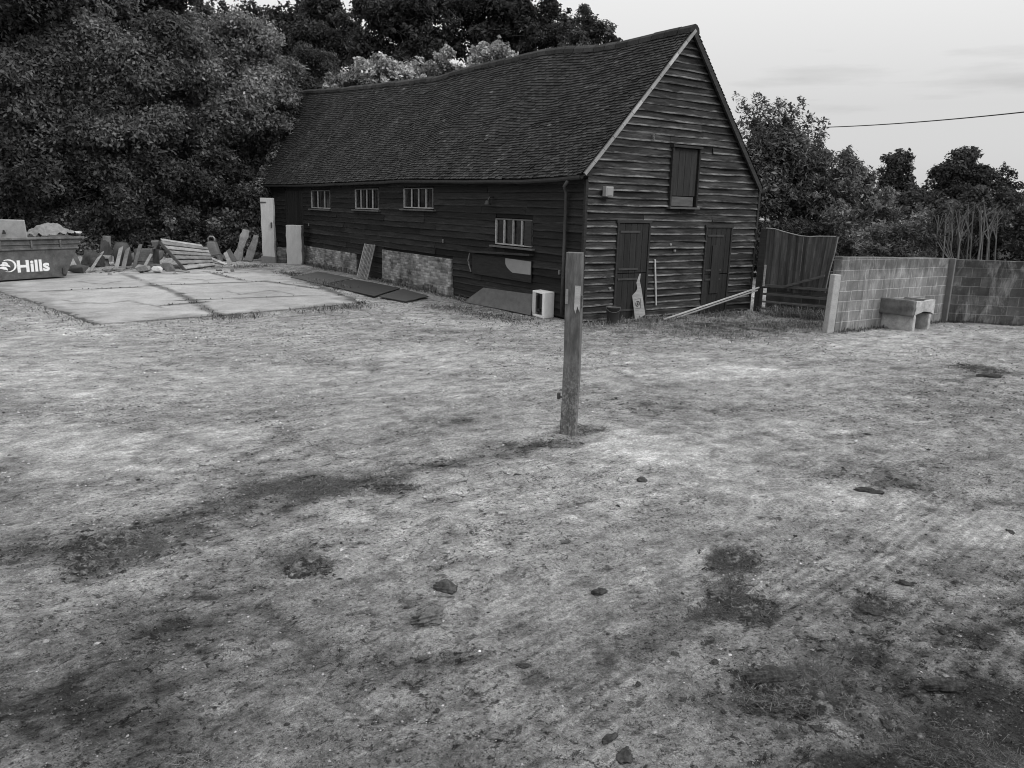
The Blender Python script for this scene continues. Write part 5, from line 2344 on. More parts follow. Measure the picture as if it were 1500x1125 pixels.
make_tree('broadleaf_tree', 'greyer loose-leaved tree whose branches hang towards the far end of the barn roof', 'tree', at(320, 390, 39.5).to_tuple()[:2],
          [L(278, 72, 52, 39, .85, 1.25), L(340, 75, 55, 39, .85, 1.35), L(385, 105, 48, 39.5, .8, 1.4), L(405, 145, 30, 39.5, .8, 1.3), L(320, 130, 62, 37.5, .8, 1.2), L(370, 165, 52, 38.5, .75, 1.15),
           L(300, 195, 55, 36.8, .75, .95), L(395, 195, 34, 40.0, .7, 1.1), L(355, 225, 42, 39.0, .7, .8), L(285, 255, 52, 36, .65, .65), L(335, 275, 45, 37.8, .6, .55), L(262, 130, 55, 37, .8, 1.1),],
          'leaf_soft', leaf=.14, spacing=.42, per=38, crad=.44, trunk_r=.30, seed=3, group='broadleaf trees behind the junk heap', updir=.6)
for i, (px, lab) in enumerate([(-20, 'deep-shaded tree filling the dark behind the corner broadleaf tree'), (130, 'deep-shaded tree in the dark gap behind the stump and planks'), (260, 'deep-shaded tree in the dark gap behind the tilted pallet'), (370, 'deep-shaded tree in the dark behind the tall pale pillar')]):
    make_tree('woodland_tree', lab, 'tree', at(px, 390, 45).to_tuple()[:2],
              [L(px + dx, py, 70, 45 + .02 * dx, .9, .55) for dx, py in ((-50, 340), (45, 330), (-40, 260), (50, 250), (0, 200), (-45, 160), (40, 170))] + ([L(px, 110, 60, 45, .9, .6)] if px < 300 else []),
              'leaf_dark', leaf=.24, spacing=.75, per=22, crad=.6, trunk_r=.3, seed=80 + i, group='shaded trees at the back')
# --- ivy hedge along their feet
for i, (x0, x1, yt, lab) in enumerate([(-60, 120, 296, 'dark ivy-grown hedge bank behind the skip'), (118, 250, 282, 'dark glossy ivy bank behind the stones and pallet'), (248, 384, 276, 'dark ivy bank behind the container and waney slabs')]):
    lob = []
    nx = int((x1 - x0) / 26)
    for a in range(nx + 1):
        px = x0 + (x1 - x0) * a / nx
        for py in (365, 330, yt + 16):
            lob.append(L(px + random.uniform(-8, 8), py + random.uniform(-8, 8), 27, (33.8, 34.6, 36.2)[i] + random.uniform(-.4, .5) + (365 - py) * .012, .8, random.uniform(.9, 1.6)))
    bpt = at((x0 + x1) / 2, 385, (34, 34.8, 36.3)[i])
    make_tree('ivy_hedge', lab, 'hedge', (bpt.x, bpt.y), lob, 'leaf_dark', leaf=.11, spacing=.30, per=20, crad=.30, trunk_r=.12, seed=20 + i, group='ivy hedge banks',
              limbs=False, aspect=1.5, crown='foliage')

# --- ivy creeping over the far roof end
iv = thing('roof_ivy', tuple(bw(0.0, 24.2, 0)), 'fringe of ivy creeping over the far end of the barn roof above the tall pillar', 'ivy')
cs, ou = [], []
for i in range(150):
    s = random.random() ** 1.3
    p = roof_pt(1.0 - random.random() ** 2 * .03, s * .95, 0, .06)
    q = BC + BG * p.x + BL * p.y + Vector((0, 0, p.z))
    cs.append(tuple(q))
    ou.append((-.5, -.5, .6))
for i in range(60):
    q = bw(-.15 - random.random() * .2, 23.6 + random.random() * .8, 1.2 + 2 * random.random())
    cs.append(tuple(q))
    ou.append((-.7, -.6, .2))
V, F, T = leaf_cloud(np.array(cs), np.full(len(cs), .22), 16, .11, np.random.default_rng(5).uniform(.6, 1.6, len(cs)), np.array(ou), aspect=1.4)
np_mesh('foliage', V, F, 'leaf_mid', T, parent=iv)
mb = MB()
for k in range(4):
    mb.tube([bw(-.1, 24.1, .0), bw(-.15 - .05 * k, 24.1 + .05 * k, 1.5), bw(-.2, 24.1, 3.0)], .02, 6)
mb.build('stem', 'bark', iv)

# --- behind the barn: hanger of trees on the slope
make_tree('pine_tree', 'dark pine with broken top on the skyline left of the gap', 'tree', at(465, 200, 72).to_tuple()[:2],
          [L(465, 8, 40, 72, .8, .75), L(440, 30, 34, 72, .7, .7), L(495, 40, 36, 71, .7, .75), L(470, 65, 45, 70, .7, .7), L(430, 60, 36, 72, .7, .65), L(500, 80, 36, 70, .6, .65), L(470, -25, 25, 72, .9, .8)],
          'leaf_dark', leaf=.26, spacing=.6, per=26, crad=.58, trunk_r=.22, seed=31, fill=.25)
make_tree('oak_tree', 'round-topped distant trees on the ridge behind the grey loose-leaved tree', 'tree', at(385, 200, 80).to_tuple()[:2],
          [L(345, 26, 26, 80, .8, .75), L(375, 32, 26, 80, .8, .7), L(398, 35, 24, 80, .8, .7), L(330, 60, 38, 80, .8, .8), L(400, 65, 38, 79, .8, .75), L(360, 80, 40, 78, .8, .7), L(425, 95, 34, 76, .8, .7), L(310, 30, 24, 82, .8, .8), L(295, 10, 18, 82, .8, .8)],
          'leaf_dark', leaf=.28, spacing=.85, per=20, crad=.65, trunk_r=.35, seed=32)
make_tree('round_bush', 'soft dark round bush above the far end of the barn roof', 'bush', at(462, 190, 60).to_tuple()[:2],
          [L(460, 98, 30, 57, .95, .75), L(444, 112, 24, 57, .9, .7), L(476, 116, 24, 57, .9, .7), L(460, 120, 28, 57, .9, .65)],
          'leaf_dark', leaf=.13, spacing=.36, per=44, crad=.42, trunk_r=.12, seed=33, aspect=2.6)
make_tree('beech_tree', 'broadest dark skyline tree, its crown cut by the top of the photo', 'tree', at(585, 200, 66).to_tuple()[:2],
          [L(575, 15, 48, 66, .9, .6), L(620, 30, 50, 65, .9, .55), L(560, 60, 42, 66, .8, .55), L(610, 75, 46, 64, .8, .5), L(640, -15, 50, 66, .9, .6), L(545, 15, 24, 66, .9, .7), L(545, 90, 36, 66, .7, .6), L(590, -35, 50, 66, .9, .6)],
          'leaf_dark', leaf=.24, spacing=.6, per=26, crad=.58, trunk_r=.3, seed=34)
make_tree('beech_tree', 'airy dark tree on the skyline whose crown lets small chinks of sky through', 'tree', at(700, 190, 66).to_tuple()[:2],
          [L(672, 35, 42, 66, 1.0, .5), L(715, 20, 42, 66, 1.0, .55), L(745, 40, 34, 66, .9, .6), L(690, 75, 40, 65, .8, .5), L(735, 75, 34, 65, .8, .5), L(700, -15, 40, 66, .9, .6)],
          'leaf_dark', leaf=.26, spacing=.62, per=22, crad=.50, trunk_r=.25, seed=35, fill=.15)
make_tree('spruce_tree', 'ragged dark tree with pointed tops just left of the skyline spruce', 'tree', at(790, 190, 64).to_tuple()[:2],
          [L(775, 35, 26, 64, 1.1, .6), L(800, 28, 22, 64, 1.2, .6), L(820, 40, 22, 64, 1.1, .6), L(785, 60, 34, 63, .8, .5), L(825, 62, 28, 63, .8, .55), L(805, 10, 9, 64, 2.0, .7), L(765, 14, 12, 64, 1.5, .6)],
          'leaf_dark', leaf=.24, spacing=.58, per=22, crad=.46, trunk_r=.18, seed=36, fill=.2)


def make_spruce(label, px, pyt, pyb, Y, wpx, seed):
    t_, b_ = at(px, pyt, Y), at(px, pyb, Y)
    zb = gz(b_.x, b_.y)
    root = thing('spruce_tree', (b_.x, b_.y, zb), label, 'tree')
    rnd = np.random.default_rng(seed)
    cs, ou = [], []
    H_ = t_.z - b_.z
    mb = MB()
    mb.tube([(b_.x, b_.y, zb - .2), (b_.x, b_.y, b_.z), (t_.x, t_.y, t_.z)], [.22, .14, .02], 7)
    for i in range(9):
        f = i / 9
        z = b_.z + H_ * (.05 + .93 * f)
        r = wpx * Y / FOC * (1 - f) ** .8 + .1
        for k in range(7):
            a = rnd.uniform(0, 2 * PI)
            for q in (.35, .7, 1.0):
                cs.append((b_.x + r * q * math.cos(a), b_.y + r * q * math.sin(a), z - r * q * .15 + .25 * q ** 2 * r))
                ou.append((math.cos(a), math.sin(a), .3))
            mb.tube([(b_.x, b_.y, z), cs[-1]], [.03, .01], 4)
    V, F, T = leaf_cloud(np.array(cs), np.full(len(cs), .24), 22, .16, rnd.uniform(.5, .9, len(cs)), np.array(ou), rnd, aspect=3.5)
    np_mesh('crown', V, F, 'leaf_dark', T, parent=root)
    mb.build('trunk', 'bark', root)


make_spruce('small dark spruce with a whorled tip standing above the skyline bush', 853, 4, 60, 62, 20, 41)
make_tree('round_bush', 'greyish leafy bush on the skyline above the near end of the barn ridge', 'bush', at(865, 180, 61).to_tuple()[:2],
          [L(868, 62, 30, 61, .8, .8), L(885, 52, 22, 61, .9, .75), L(848, 55, 24, 61, .8, .75), L(840, 75, 24, 60, .7, 1.0), L(895, 66, 14, 61, .8, .7), L(872, 40, 16, 61, .9, .7)],
          'leaf_dark', leaf=.20, spacing=.55, per=20, crad=.4, trunk_r=.2, seed=37)
# pale shrubs close behind the ridge
make_tree('pale_shrub', 'long pale whitish-leaved shrub bank showing above the middle of the barn ridge', 'shrub', at(570, 200, 50).to_tuple()[:2],
          [L(500, 126, 22, 50, .7, .7), L(530, 108, 24, 50, .7, .8), L(565, 100, 24, 50, .75, .9), L(600, 106, 22, 50, .75, .85), L(630, 108, 20, 50, .7, .9), L(560, 125, 30, 49.5, .6, .75), L(610, 124, 28, 49.5, .6, .8), L(655, 110, 16, 50, .7, .8), L(680, 110, 16, 50, .6, .8)],
          'leaf_pale', leaf=.15, spacing=.36, per=20, crad=.30, trunk_r=.12, seed=51, aspect=1.6, group='pale shrubs behind the ridge')
make_tree('pale_shrub', 'small pale sprig-topped shrub between the two larger pale shrubs above the ridge', 'shrub', at(653, 190, 49).to_tuple()[:2],
          [L(653, 80, 10, 49, .9, .95), L(648, 92, 9, 49, .9, .8), L(655, 104, 12, 49, .9, .7)],
          'leaf_pale', leaf=.14, spacing=.34, per=18, crad=.24, trunk_r=.08, seed=52, aspect=1.6, group='pale shrubs behind the ridge')
make_tree('pale_shrub', 'rounded pale shrub with the highest top above the barn ridge', 'shrub', at(720, 180, 49).to_tuple()[:2],
          [L(703, 82, 17, 49, .85, .85), L(722, 80, 18, 49, .8, .9), L(742, 88, 14, 49, .8, .85), L(712, 98, 20, 48.8, .7, .8), L(740, 100, 16, 48.8, .7, .8)],
          'leaf_pale', leaf=.14, spacing=.34, per=20, crad=.28, trunk_r=.10, seed=53, aspect=1.6, group='pale shrubs behind the ridge')

# --- right of the barn
make_tree('yew_tree', 'shaggy dark yew with upswept branch tips rising directly beside the gable', 'tree', at(1140, 400, 33).to_tuple()[:2],
          [L(1110, 205, 22, 32, 1.1, .9), L(1145, 200, 20, 33, 1.0, .9), L(1135, 220, 40, 32, .9, .8), L(1175, 228, 20, 33, .9, .9), L(1165, 250, 34, 32.5, .8, .7), L(1105, 250, 34, 31, .9, .9),
           L(1120, 295, 40, 31, .8, .7), L(1170, 300, 36, 31.5, .8, .55), L(1140, 340, 40, 30.5, .7, .5), L(1185, 340, 28, 31, .7, .5), L(1150, 232, 36, 33.5, .9, .6), L(1115, 235, 30, 32.5, .9, .7), L(1175, 265, 44, 33.5, .9, .6), L(1130, 265, 44, 33.5, .9, .55), L(1195, 300, 34, 33.5, .9, .55)],
          'leaf_mid', leaf=.15, spacing=.30, per=20, crad=.27, trunk_r=.16, seed=61, fill=.2, aspect=2.6, droop=-.3,
          sprays=[(1098, 190, 1083, 145, 32), (1105, 185, 1095, 160, 31.8), (1112, 180, 1110, 143, 32.2), (1122, 180, 1121, 152, 32.6), (1130, 185, 1137, 158, 32.2), (1138, 180, 1146, 150, 32.8), (1150, 185, 1160, 160, 32.4),
                  (1158, 195, 1178, 150, 32.6, 11), (1165, 205, 1190, 175, 32.2), (1175, 215, 1210, 180, 32.6, 11), (1180, 225, 1208, 200, 32), (1185, 250, 1216, 230, 32, 10), (1175, 240, 1204, 215, 31.6), (1190, 275, 1218, 255, 31.6),
                  (1095, 215, 1080, 185, 31.4), (1120, 220, 1112, 185, 31), (1145, 230, 1150, 195, 31.2), (1160, 250, 1180, 225, 31), (1110, 260, 1100, 225, 30.6), (1140, 275, 1150, 245, 30.8), (1170, 285, 1195, 262, 30.8)])
make_tree('willow_bush', 'loose grey willowy bush with thin shoots standing behind the bar gate', 'bush', at(1245, 430, 31).to_tuple()[:2],
          [L(1240, 270, 24, 31, 1.0, 1.0), L(1225, 300, 30, 30.5, .9, .9), L(1262, 300, 28, 31, .9, .95), L(1240, 335, 36, 30, .8, .9), L(1275, 340, 24, 30, .8, 1.0), L(1215, 350, 30, 29.6, .8, .7), L(1250, 370, 34, 29.5, .7, .75),
           L(1240, 240, 9, 31, 2.0, .9), L(1252, 255, 8, 31, 1.5, .9), L(1225, 262, 9, 31, 1.2, .8), L(1268, 262, 8, 31.5, 1.3, .8), L(1285, 285, 20, 31.5, .9, .9), L(1245, 300, 34, 32, .9, .7), L(1245, 345, 44, 31.5, .9, .6), L(1290, 330, 30, 32, .9, .6)],
          'leaf_grey', leaf=.14, spacing=.32, per=18, crad=.30, trunk_r=.08, seed=62, fill=.2, aspect=2.8)
make_tree('dark_hedge', 'dark overgrown hedge at the bend behind the netting screen', 'hedge', at(1190, 430, 28).to_tuple()[:2],
          [L(1088, 350, 30, 33, .9, .5), L(1052, 345, 36, 35, .9, .5), L(1010, 340, 38, 37, .9, .5), L(960, 335, 38, 38, .9, .5), L(1095, 385, 28, 32, .9, .5), L(1115, 365, 24, 28, .9, .5), L(1150, 375, 26, 28, .8, .5), L(1190, 385, 30, 27.5, .8, .5), L(1225, 400, 28, 27, .8, .45), L(1205, 345, 24, 29, .8, .55), L(1265, 400, 26, 27, .7, .5), L(1170, 350, 24, 29, .8, .5)],
          'leaf_dark', leaf=.12, spacing=.34, per=16, crad=.28, trunk_r=.10, seed=63, crown='foliage')
make_tree('grey_shrub', 'feathery mid-grey shrub rising above the pale block wall', 'shrub', at(1310, 440, 25).to_tuple()[:2],
          [L(1290, 360, 24, 25, .8, .8), L(1318, 345, 22, 25, .8, .9), L(1340, 335, 20, 25, .8, .9), L(1310, 370, 26, 24.6, .7, .7), L(1275, 375, 18, 24.6, .7, .7), L(1345, 362, 24, 24.6, .8, .6), L(1328, 390, 28, 24.3, .8, .5), L(1285, 395, 26, 24.3, .8, .5)],
          'leaf_mid', leaf=.10, spacing=.27, per=20, crad=.24, trunk_r=.08, seed=64, aspect=3)
# dark hedge with bare pale stems
make_tree('bare_stem_shrub', 'dark tall shrub with pale bare stems showing through, above the dark stained wall', 'shrub', at(1410, 440, 25).to_tuple()[:2],
          [L(1365, 325, 22, 25.4, .8, .55), L(1395, 318, 20, 25.6, .8, .6), L(1425, 320, 20, 25.6, .8, .65), L(1455, 325, 20, 25.6, .8, .6), L(1360, 350, 24, 25.4, .8, .4), L(1400, 355, 28, 26.3, .9, .3), L(1440, 355, 28, 26.3, .9, .3), L(1375, 375, 26, 26, .8, .3), L(1420, 385, 26, 26.4, .8, .3), L(1460, 380, 26, 26.2, .8, .3)],
          'leaf_mid', leaf=.10, spacing=.27, per=18, crad=.25, trunk_r=.07, seed=65, aspect=3)
sh = [o for o in bpy.data.objects if o.name.startswith('bare_stem_shrub')][0]
mb = MB()
rd = random.Random(8)
for px in (1388, 1394, 1400, 1408, 1424, 1430, 1436, 1440, 1447, 1452, 1372, 1380, 1397, 1404, 1415, 1444, 1458):
    a_, b_ = at(px + rd.uniform(-2, 2), 395, 24.9), at(px + rd.uniform(-3, 7), rd.uniform(302, 318), 24.9)
    m_ = a_.lerp(b_, .5) + Vector((rd.uniform(-.1, .1), rd.uniform(-.1, .1), 0))
    a_.z = 0
    mb.tube([a_, m_, b_], [.034, .024, .010], 6, rd.uniform(.5, 1.2))
    for _ in range(3):
        s_ = m_.lerp(b_, rd.random() * .8)
        mb.tube([s_, s_ + Vector((rd.uniform(-.35, .35), rd.uniform(-.2, .1), rd.uniform(.25, .6)))], [.016, .006], 5, rd.uniform(.7, 1.2))
for k in range(6):
    a_ = at(1400, 392, 24.8)
    b_ = at(1365 + 5 * k, 345 + rd.uniform(-10, 10), 24.8)
    mb.tube([a_, a_.lerp(b_, .5) + Vector((0, 0, -.06)), b_], [.018, .013, .006], 5, .9)
mb.build('bare_stems', 'pale_bark', sh)
make_tree('dark_hedge', 'tall dark hedge at the right edge behind the stained wall', 'hedge', at(1500, 440, 26).to_tuple()[:2],
          [L(1480, 330, 26, 26, .8, .5), L(1510, 325, 28, 26, .8, .5), L(1490, 360, 28, 25.6, .8, .4), L(1530, 360, 32, 25.6, .8, .4), L(1500, 390, 30, 25.4, .7, .35), L(1470, 300, 18, 27, .8, .6), L(1550, 330, 30, 26, .8, .5), L(1600, 335, 34, 26, .8, .5), L(1650, 340, 36, 26, .8, .5), L(1620, 375, 36, 26, .8, .45), L(1700, 345, 36, 26, .8, .5)],
          'leaf_dark', leaf=.11, spacing=.30, per=18, crad=.26, trunk_r=.1, seed=66, crown='foliage')
# far skyline at the right
make_tree('skyline_tree', 'narrow round-headed distant tree, leftmost of the three on the right skyline', 'tree', at(1313, 330, 80).to_tuple()[:2],
          [L(1312, 238, 19, 80, .8, .75), L(1300, 255, 14, 80, .9, .7), L(1325, 258, 15, 80, .9, .7), L(1313, 272, 20, 80, .9, .65), L(1322, 290, 18, 80, .9, .6)],
          'leaf_dark', leaf=.26, spacing=.52, per=24, crad=.48, trunk_r=.2, seed=71, group='trees on the right skyline')
make_tree('skyline_tree', 'largest round-crowned distant tree on the right skyline', 'tree', at(1402, 330, 78).to_tuple()[:2],
          [L(1402, 243, 28, 78, .75, .65), L(1385, 258, 20, 78, .9, .6), L(1420, 260, 22, 78, .9, .6), L(1402, 275, 30, 77.5, .9, .5), L(1385, 292, 22, 77, .8, .5), L(1418, 295, 22, 77, .8, .5)],
          'leaf_dark', leaf=.26, spacing=.52, per=26, crad=.5, trunk_r=.22, seed=72, group='trees on the right skyline')
make_tree('skyline_tree', 'thin see-through distant tree, rightmost of the three on the right skyline', 'tree', at(1466, 330, 76).to_tuple()[:2],
          [L(1465, 258, 18, 76, .7, .6), L(1450, 268, 12, 76, .9, .6), L(1482, 272, 14, 76, .9, .6), L(1466, 284, 20, 76, .8, .55), L(1488, 290, 14, 76, .8, .55)],
          'leaf_dark', leaf=.22, spacing=.62, per=16, crad=.42, trunk_r=.16, seed=73, fill=.1, group='trees on the right skyline')
make_tree('distant_copse', 'low dark copse filling the skyline under the round-headed trees', 'copse', at(1370, 340, 70).to_tuple()[:2],
          [L(1285, 300, 22, 70, .8, .75), L(1310, 305, 22, 70, .8, .7), L(1345, 285, 20, 71, .8, .65), L(1360, 305, 24, 70, .8, .6), L(1335, 310, 22, 69, .8, .65), L(1395, 315, 26, 69, .7, .6), L(1435, 295, 20, 70, .8, .6), L(1440, 318, 26, 69, .7, .6), L(1480, 312, 26, 69, .7, .65), L(1515, 305, 26, 70, .7, .65), L(1265, 320, 22, 69, .8, .8), L(1290, 325, 22, 68, .8, .7), L(1350, 330, 26, 67, .7, .55), L(1240, 300, 16, 71, .8, .8)],
          'leaf_dark', leaf=.26, spacing=.56, per=26, crad=.55, trunk_r=.15, seed=74, fill=.4)

# overhead line
mb = MB()
a_, b_ = at(1205, 186.5, 40), at(1640, 148, 24)
pts = []
for i in range(25):
    f = i / 24
    p = a_.lerp(b_, f)
    p.z -= .35 * 4 * f * (1 - f) * .35
    pts.append(p)
mb.tube(pts, .020, 6)
tag(mb.build('overhead_cable', 'cable', loc=a_), 'single overhead cable crossing the sky at the right', 'cable')

# ------------------------------------------------------------------ clods, stones and weeds on the yard
CL = [blob_mesh('dung_clod', 'dung', (.038, .027, .014), 100 + i, .22, 4) for i in range(4)]
spots = [(905, 743, .7), (766, 974, 1.0), (1046, 968, .8), (893, 1080, 1.0), (915, 1106, 1.3), (757, 700, .8), (1220, 735, .7), (1325, 853, 1.2), (1380, 922, .9), (700, 742, .5), (1165, 783, .6),
         (1110, 690, .5), (1300, 1060, 1.0), (1440, 945, 1.0), (538, 716, .9), (178, 690, .7), (860, 800, .4), (935, 1000, .5), (640, 1040, .6), (300, 960, .5), (1270, 638, 1.0), (1452, 612, .9), (1465, 551, .9), (500, 800, .4), (970, 760, .4),
         (1480, 780, 1.0), (1060, 1040, .5), (1360, 660, .7), (1195, 1065, .7), (420, 1060, .5), (1000, 870, .4), (1240, 1000, .8), (120, 990, .5), (890, 930, .4), (1400, 850, .7)]
for i, (px, py, s) in enumerate(spots):
    p = gp(px, py)
    z = gz(p.x, p.y)
    put('dung_clod', CL[i % 4], (p.x, p.y, z + .004), random.uniform(0, 6), (s * random.uniform(.8, 1.3), s * random.uniform(.7, 1.1), s * random.uniform(.8, 1.2)),
        'small dark dried dung clod lying loose on the pale dirt yard', 'clod', 'small dung clods scattered over the yard')
BIG = [((940, 707), (.055, .045, .035), 'soil', 'rounded brown-grey earth clod a little below and right of the post'),
       ((878, 870), (.055, .033, .022), 'dung', 'dark oval clod in the middle of the bare foreground'),
       ((1272, 721), (.13, .05, .03), 'dung', 'long thin dark clod on the bare dust right of the post'),
       ((1385, 1003), (.12, .045, .045), 'dung', 'thick black clod near the right edge of the foreground'),
       ((1128, 990), (.135, .05, .05), 'dung', 'biggest black clod, at the left end of the trampled weed patch'),
       ((1270, 893), (.08, .05, .03), 'dung', 'black clod under the small weed tuft right of centre'),
       ((1450, 552), (.20, .09, .05), 'dung', 'dark flat clod far out in front of the stained wall'),
       ((653, 866), (.085, .055, .05), 'soil', 'crumbly grey soil lump just above the split stone')]
for i, ((px, py), sz, mt, lab) in enumerate(BIG):
    p = gp(px, py)
    me = blob_mesh('earth_clod', mt, sz, 300 + i, .20, 4)
    put('earth_clod', me, (p.x, p.y, gz(p.x, p.y) + .005), random.uniform(-.3, .3), 1.0, lab, 'clod')
p = gp(628, 910)
o = put('split_stone', blob_mesh('split_stone', 'soil', (.105, .07, .055), 377, .38, 5), (p.x, p.y, gz(p.x, p.y) + .014), .5)
for a_ in o.data.attributes['tone'].data:
    a_.value *= 1.9
tag(o, 'crumpled grey split stone with a broken edge, below the crumbly soil lump', 'stone')
p = gp(200, 1094)


def blades(cx, cy, n, spread, length, flat, rnd, width=.004, aniso=None):
    """thin grass blades or straws; returns points and quads"""
    x = cx + rnd.normal(size=n) * spread[0]
    y = cy + rnd.normal(size=n) * spread[1]
    return blades_at(x, y, length, flat, rnd, width, aniso)


def blades_at(x, y, length, flat, rnd, width=.004, aniso=None):
    n = len(x)
    z = ground_z(x, y)
    a = rnd.uniform(0, 2 * PI, n)
    if aniso is not None:
        a = aniso + rnd.normal(size=n) * .7 + np.where(rnd.random(n) < .5, PI, 0)
    el = np.abs(rnd.normal(size=n)) * flat
    ln = length * rnd.uniform(.4, 1.4, n)
    d = np.stack([np.cos(a) * np.cos(el), np.sin(a) * np.cos(el), np.sin(el)], 1)
    sd_ = np.stack([-np.sin(a), np.cos(a), np.zeros(n)], 1) * (width * rnd.uniform(.5, 1.3, n))[:, None]
    p0 = np.stack([x, y, z + .003], 1)
    p1 = p0 + d * ln[:, None] * .55 + np.array([0, 0, .2]) * (ln * el * .3)[:, None]
    p2 = p0 + d * ln[:, None] * np.array([1, 1, .75])
    p2[:, 2] += .002
    V = np.stack([p0 - sd_, p0 + sd_, p1 + sd_, p1 - sd_, p2 + sd_ * .3, p2 - sd_ * .3], 1).reshape(-1, 3)
    b = (np.arange(n) * 6)[:, None]
    F = np.concatenate([b + np.array([[0, 1, 2, 3]]), b + np.array([[3, 2, 4, 5]])], 1).reshape(-1, 4)
    return V, F


def weed_clump(px, py, rx, ry, n, length, label, seed, mat='weed', tone=(.25, 1.3), width=.0008, flat=.11, mound=True):
    """a mat of thin dead stalks, gathered in ragged knots, over a skin of dark rotted soil"""
    rnd = np.random.default_rng(seed)
    c = gp(px, py)
    ex, ey = (gp(px + rx, py) - c).length * .62, (gp(px, py - ry) - c).length * .62
    z = gz(c.x, c.y)
    root = thing('weed_clump', (c.x, c.y, z), label, 'weeds')
    dist = math.hypot(c.x, c.y)
    wdt = max(width, .00028 * dist)
    kn = max(8, n // 55)
    kx, ky = c.x + rnd.normal(size=kn) * ex * .75, c.y + rnd.normal(size=kn) * ey * .75
    w = rnd.random(kn) ** 2 + .05
    pick = rnd.choice(kn, n * 2, p=w / w.sum())
    x = kx[pick] + rnd.normal(size=n * 2) * .05 * max(1, dist / 5)
    y = ky[pick] + rnd.normal(size=n * 2) * .05 * max(1, dist / 5)
    VV, FF, o = [], [], 0
    V, F = blades_at(x, y, length, flat, rnd, wdt)
    np_mesh('blades', V, F, mat, np.repeat(rnd.uniform(*tone, len(x)) * rnd.choice([.5, 1, 1.8], len(x)), 2), parent=root)
    if mound:
        k = 90
        xs = np.linspace(-1.9, 1.9, k)
        X, Y = np.meshgrid(xs, xs)
        x, y = c.x + X.ravel() * ex, c.y + Y.ravel() * ey
        r = np.sqrt(X.ravel() ** 2 + Y.ravel() ** 2) + (fbm(x * 9 + seed, y * 9, 6, seed, .75) - .5) * 8.0 + .25
        h = (1 - sstep(r, .1, 1.25))
        zz = ground_z(x, y) - .014 + h * .024 * (.6 + fbm(x * 35, y * 35, 4, seed + 2, .6) * 1.0)
        idx = np.arange(k * k).reshape(k, k)
        Fm = np.stack([idx[:-1, :-1], idx[:-1, 1:], idx[1:, 1:], idx[1:, :-1]], -1).reshape(-1, 4)
        Fm = Fm[(h[Fm].max(1) > .02)]
        fx, fy = x[Fm].mean(1), y[Fm].mean(1)
        np_mesh('soil', np.stack([x, y, zz], 1), Fm, 'soil', .25 + 2.0 * sstep(fbm(fx * 30, fy * 30, 5, seed + 9, .7), .40, .75), parent=root, smooth=True)
    return root


weed_clump(1068, 822, 40, 18, 900, .05, 'trampled dark weed tuft, upper of the two in front of the bare ridge', 401)
weed_clump(1078, 885, 55, 24, 1700, .05, 'ragged dark weed tuft, lower and wider of the pair right of centre', 402)
weed_clump(1185, 1005, 95, 36, 2800, .055, 'wide flattened weed and straw patch beside the biggest black clod', 403, tone=(.25, 1.7))
weed_clump(1288, 884, 38, 14, 700, .045, 'small dark weed tuft right of the wide flattened patch', 404)
weed_clump(1365, 1086, 85, 20, 1500, .045, 'dark matted weeds at the lower right corner', 405)
weed_clump(450, 830, 55, 16, 700, .04, 'faint sparse weed patch left of the soil lump', 406, tone=(.6, 1.8))
weed_clump(180, 803, 105, 30, 1900, .05, 'dark matted straw patch at the left of the yard', 407, tone=(.5, 1.8))
weed_clump(860, 636, 30, 6, 700, .06, 'ragged dead grass round the foot of the timber post', 408, tone=(.5, 1.6), mound=False)
weed_clump(440, 716, 110, 16, 2200, .055, 'long matted dead grass streak running towards the post', 409, tone=(.5, 1.6), mound=False)
weed_clump(1435, 540, 30, 6, 500, .10, 'dark low weeds out in front of the stained wall', 410)
weed_clump(570, 716, 40, 8, 500, .05, 'dark grass tuft at the right end of the matted streak', 411, tone=(.4, 1.2))
weed_clump(280, 1120, 30, 8, 70, .06, 'dry grass tuft cut by the bottom edge of the photo', 412, tone=(.8, 2.6), mound=False)


def stuff(name, parts, mat, tones, label=None):
    VV, FF, o = [], [], 0
    for V, F in parts:
        VV.append(V)
        FF.append(F + o)
        o += len(V)
    ob = np_mesh(name, np.concatenate(VV), np.concatenate(FF), mat, tones)
    struct(ob, 'stuff')
    return ob


# straw and dead grass lying all over the yard, thickest where the dirt is dark
rnd = np.random.default_rng(77)


def scatter_blades(n, ylo, yhi, length, flat, width, dark_bias, seed):
    rr = np.random.default_rng(seed)
    y = ylo * (yhi / ylo) ** rr.random(n * 2)
    x = (rr.random(n * 2) * 2 - 1) * (y * .78 + .6)
    t, l = ground_tone(x, y)
    keep = rr.random(n * 2) < np.clip(.05 + l * dark_bias, 0.02, 1)
    keep &= ~in_poly(x, y, SLAB)
    x, y, t = x[keep][:n], y[keep][:n], t[keep][:n]
    m = len(x)
    V, F = blades(x, y, m, (0, 0), 1.0, flat, rr, width=1.0)
    # scale each blade about its root so that far ones keep a sensible size
    V = V.reshape(m, 6, 3)
    root = (V[:, 0:1] + V[:, 1:2]) / 2
    mid = (V[:, 2:3] + V[:, 3:4]) / 2
    tip = (V[:, 4:5] + V[:, 5:6]) / 2
    side = (V[:, 1] - V[:, 0]) / 2
    L_ = length * rr.uniform(.5, 1.5, m)[:, None, None]
    side = (side / (np.linalg.norm(side, axis=1)[:, None] + 1e-9) * width * rr.uniform(.5, 1.4, m)[:, None])[:, None]
    mid = root + (mid - root) * L_
    tip = root + (tip - root) * L_
    V = np.concatenate([root - side, root + side, mid + side, mid - side, tip + side * .3, tip - side * .3], 1).reshape(-1, 3)
    return (V, F), np.repeat(np.clip(t / .22, .25, 1.5) * rr.choice([.08, .12, .2, .35, .8], m), 2)


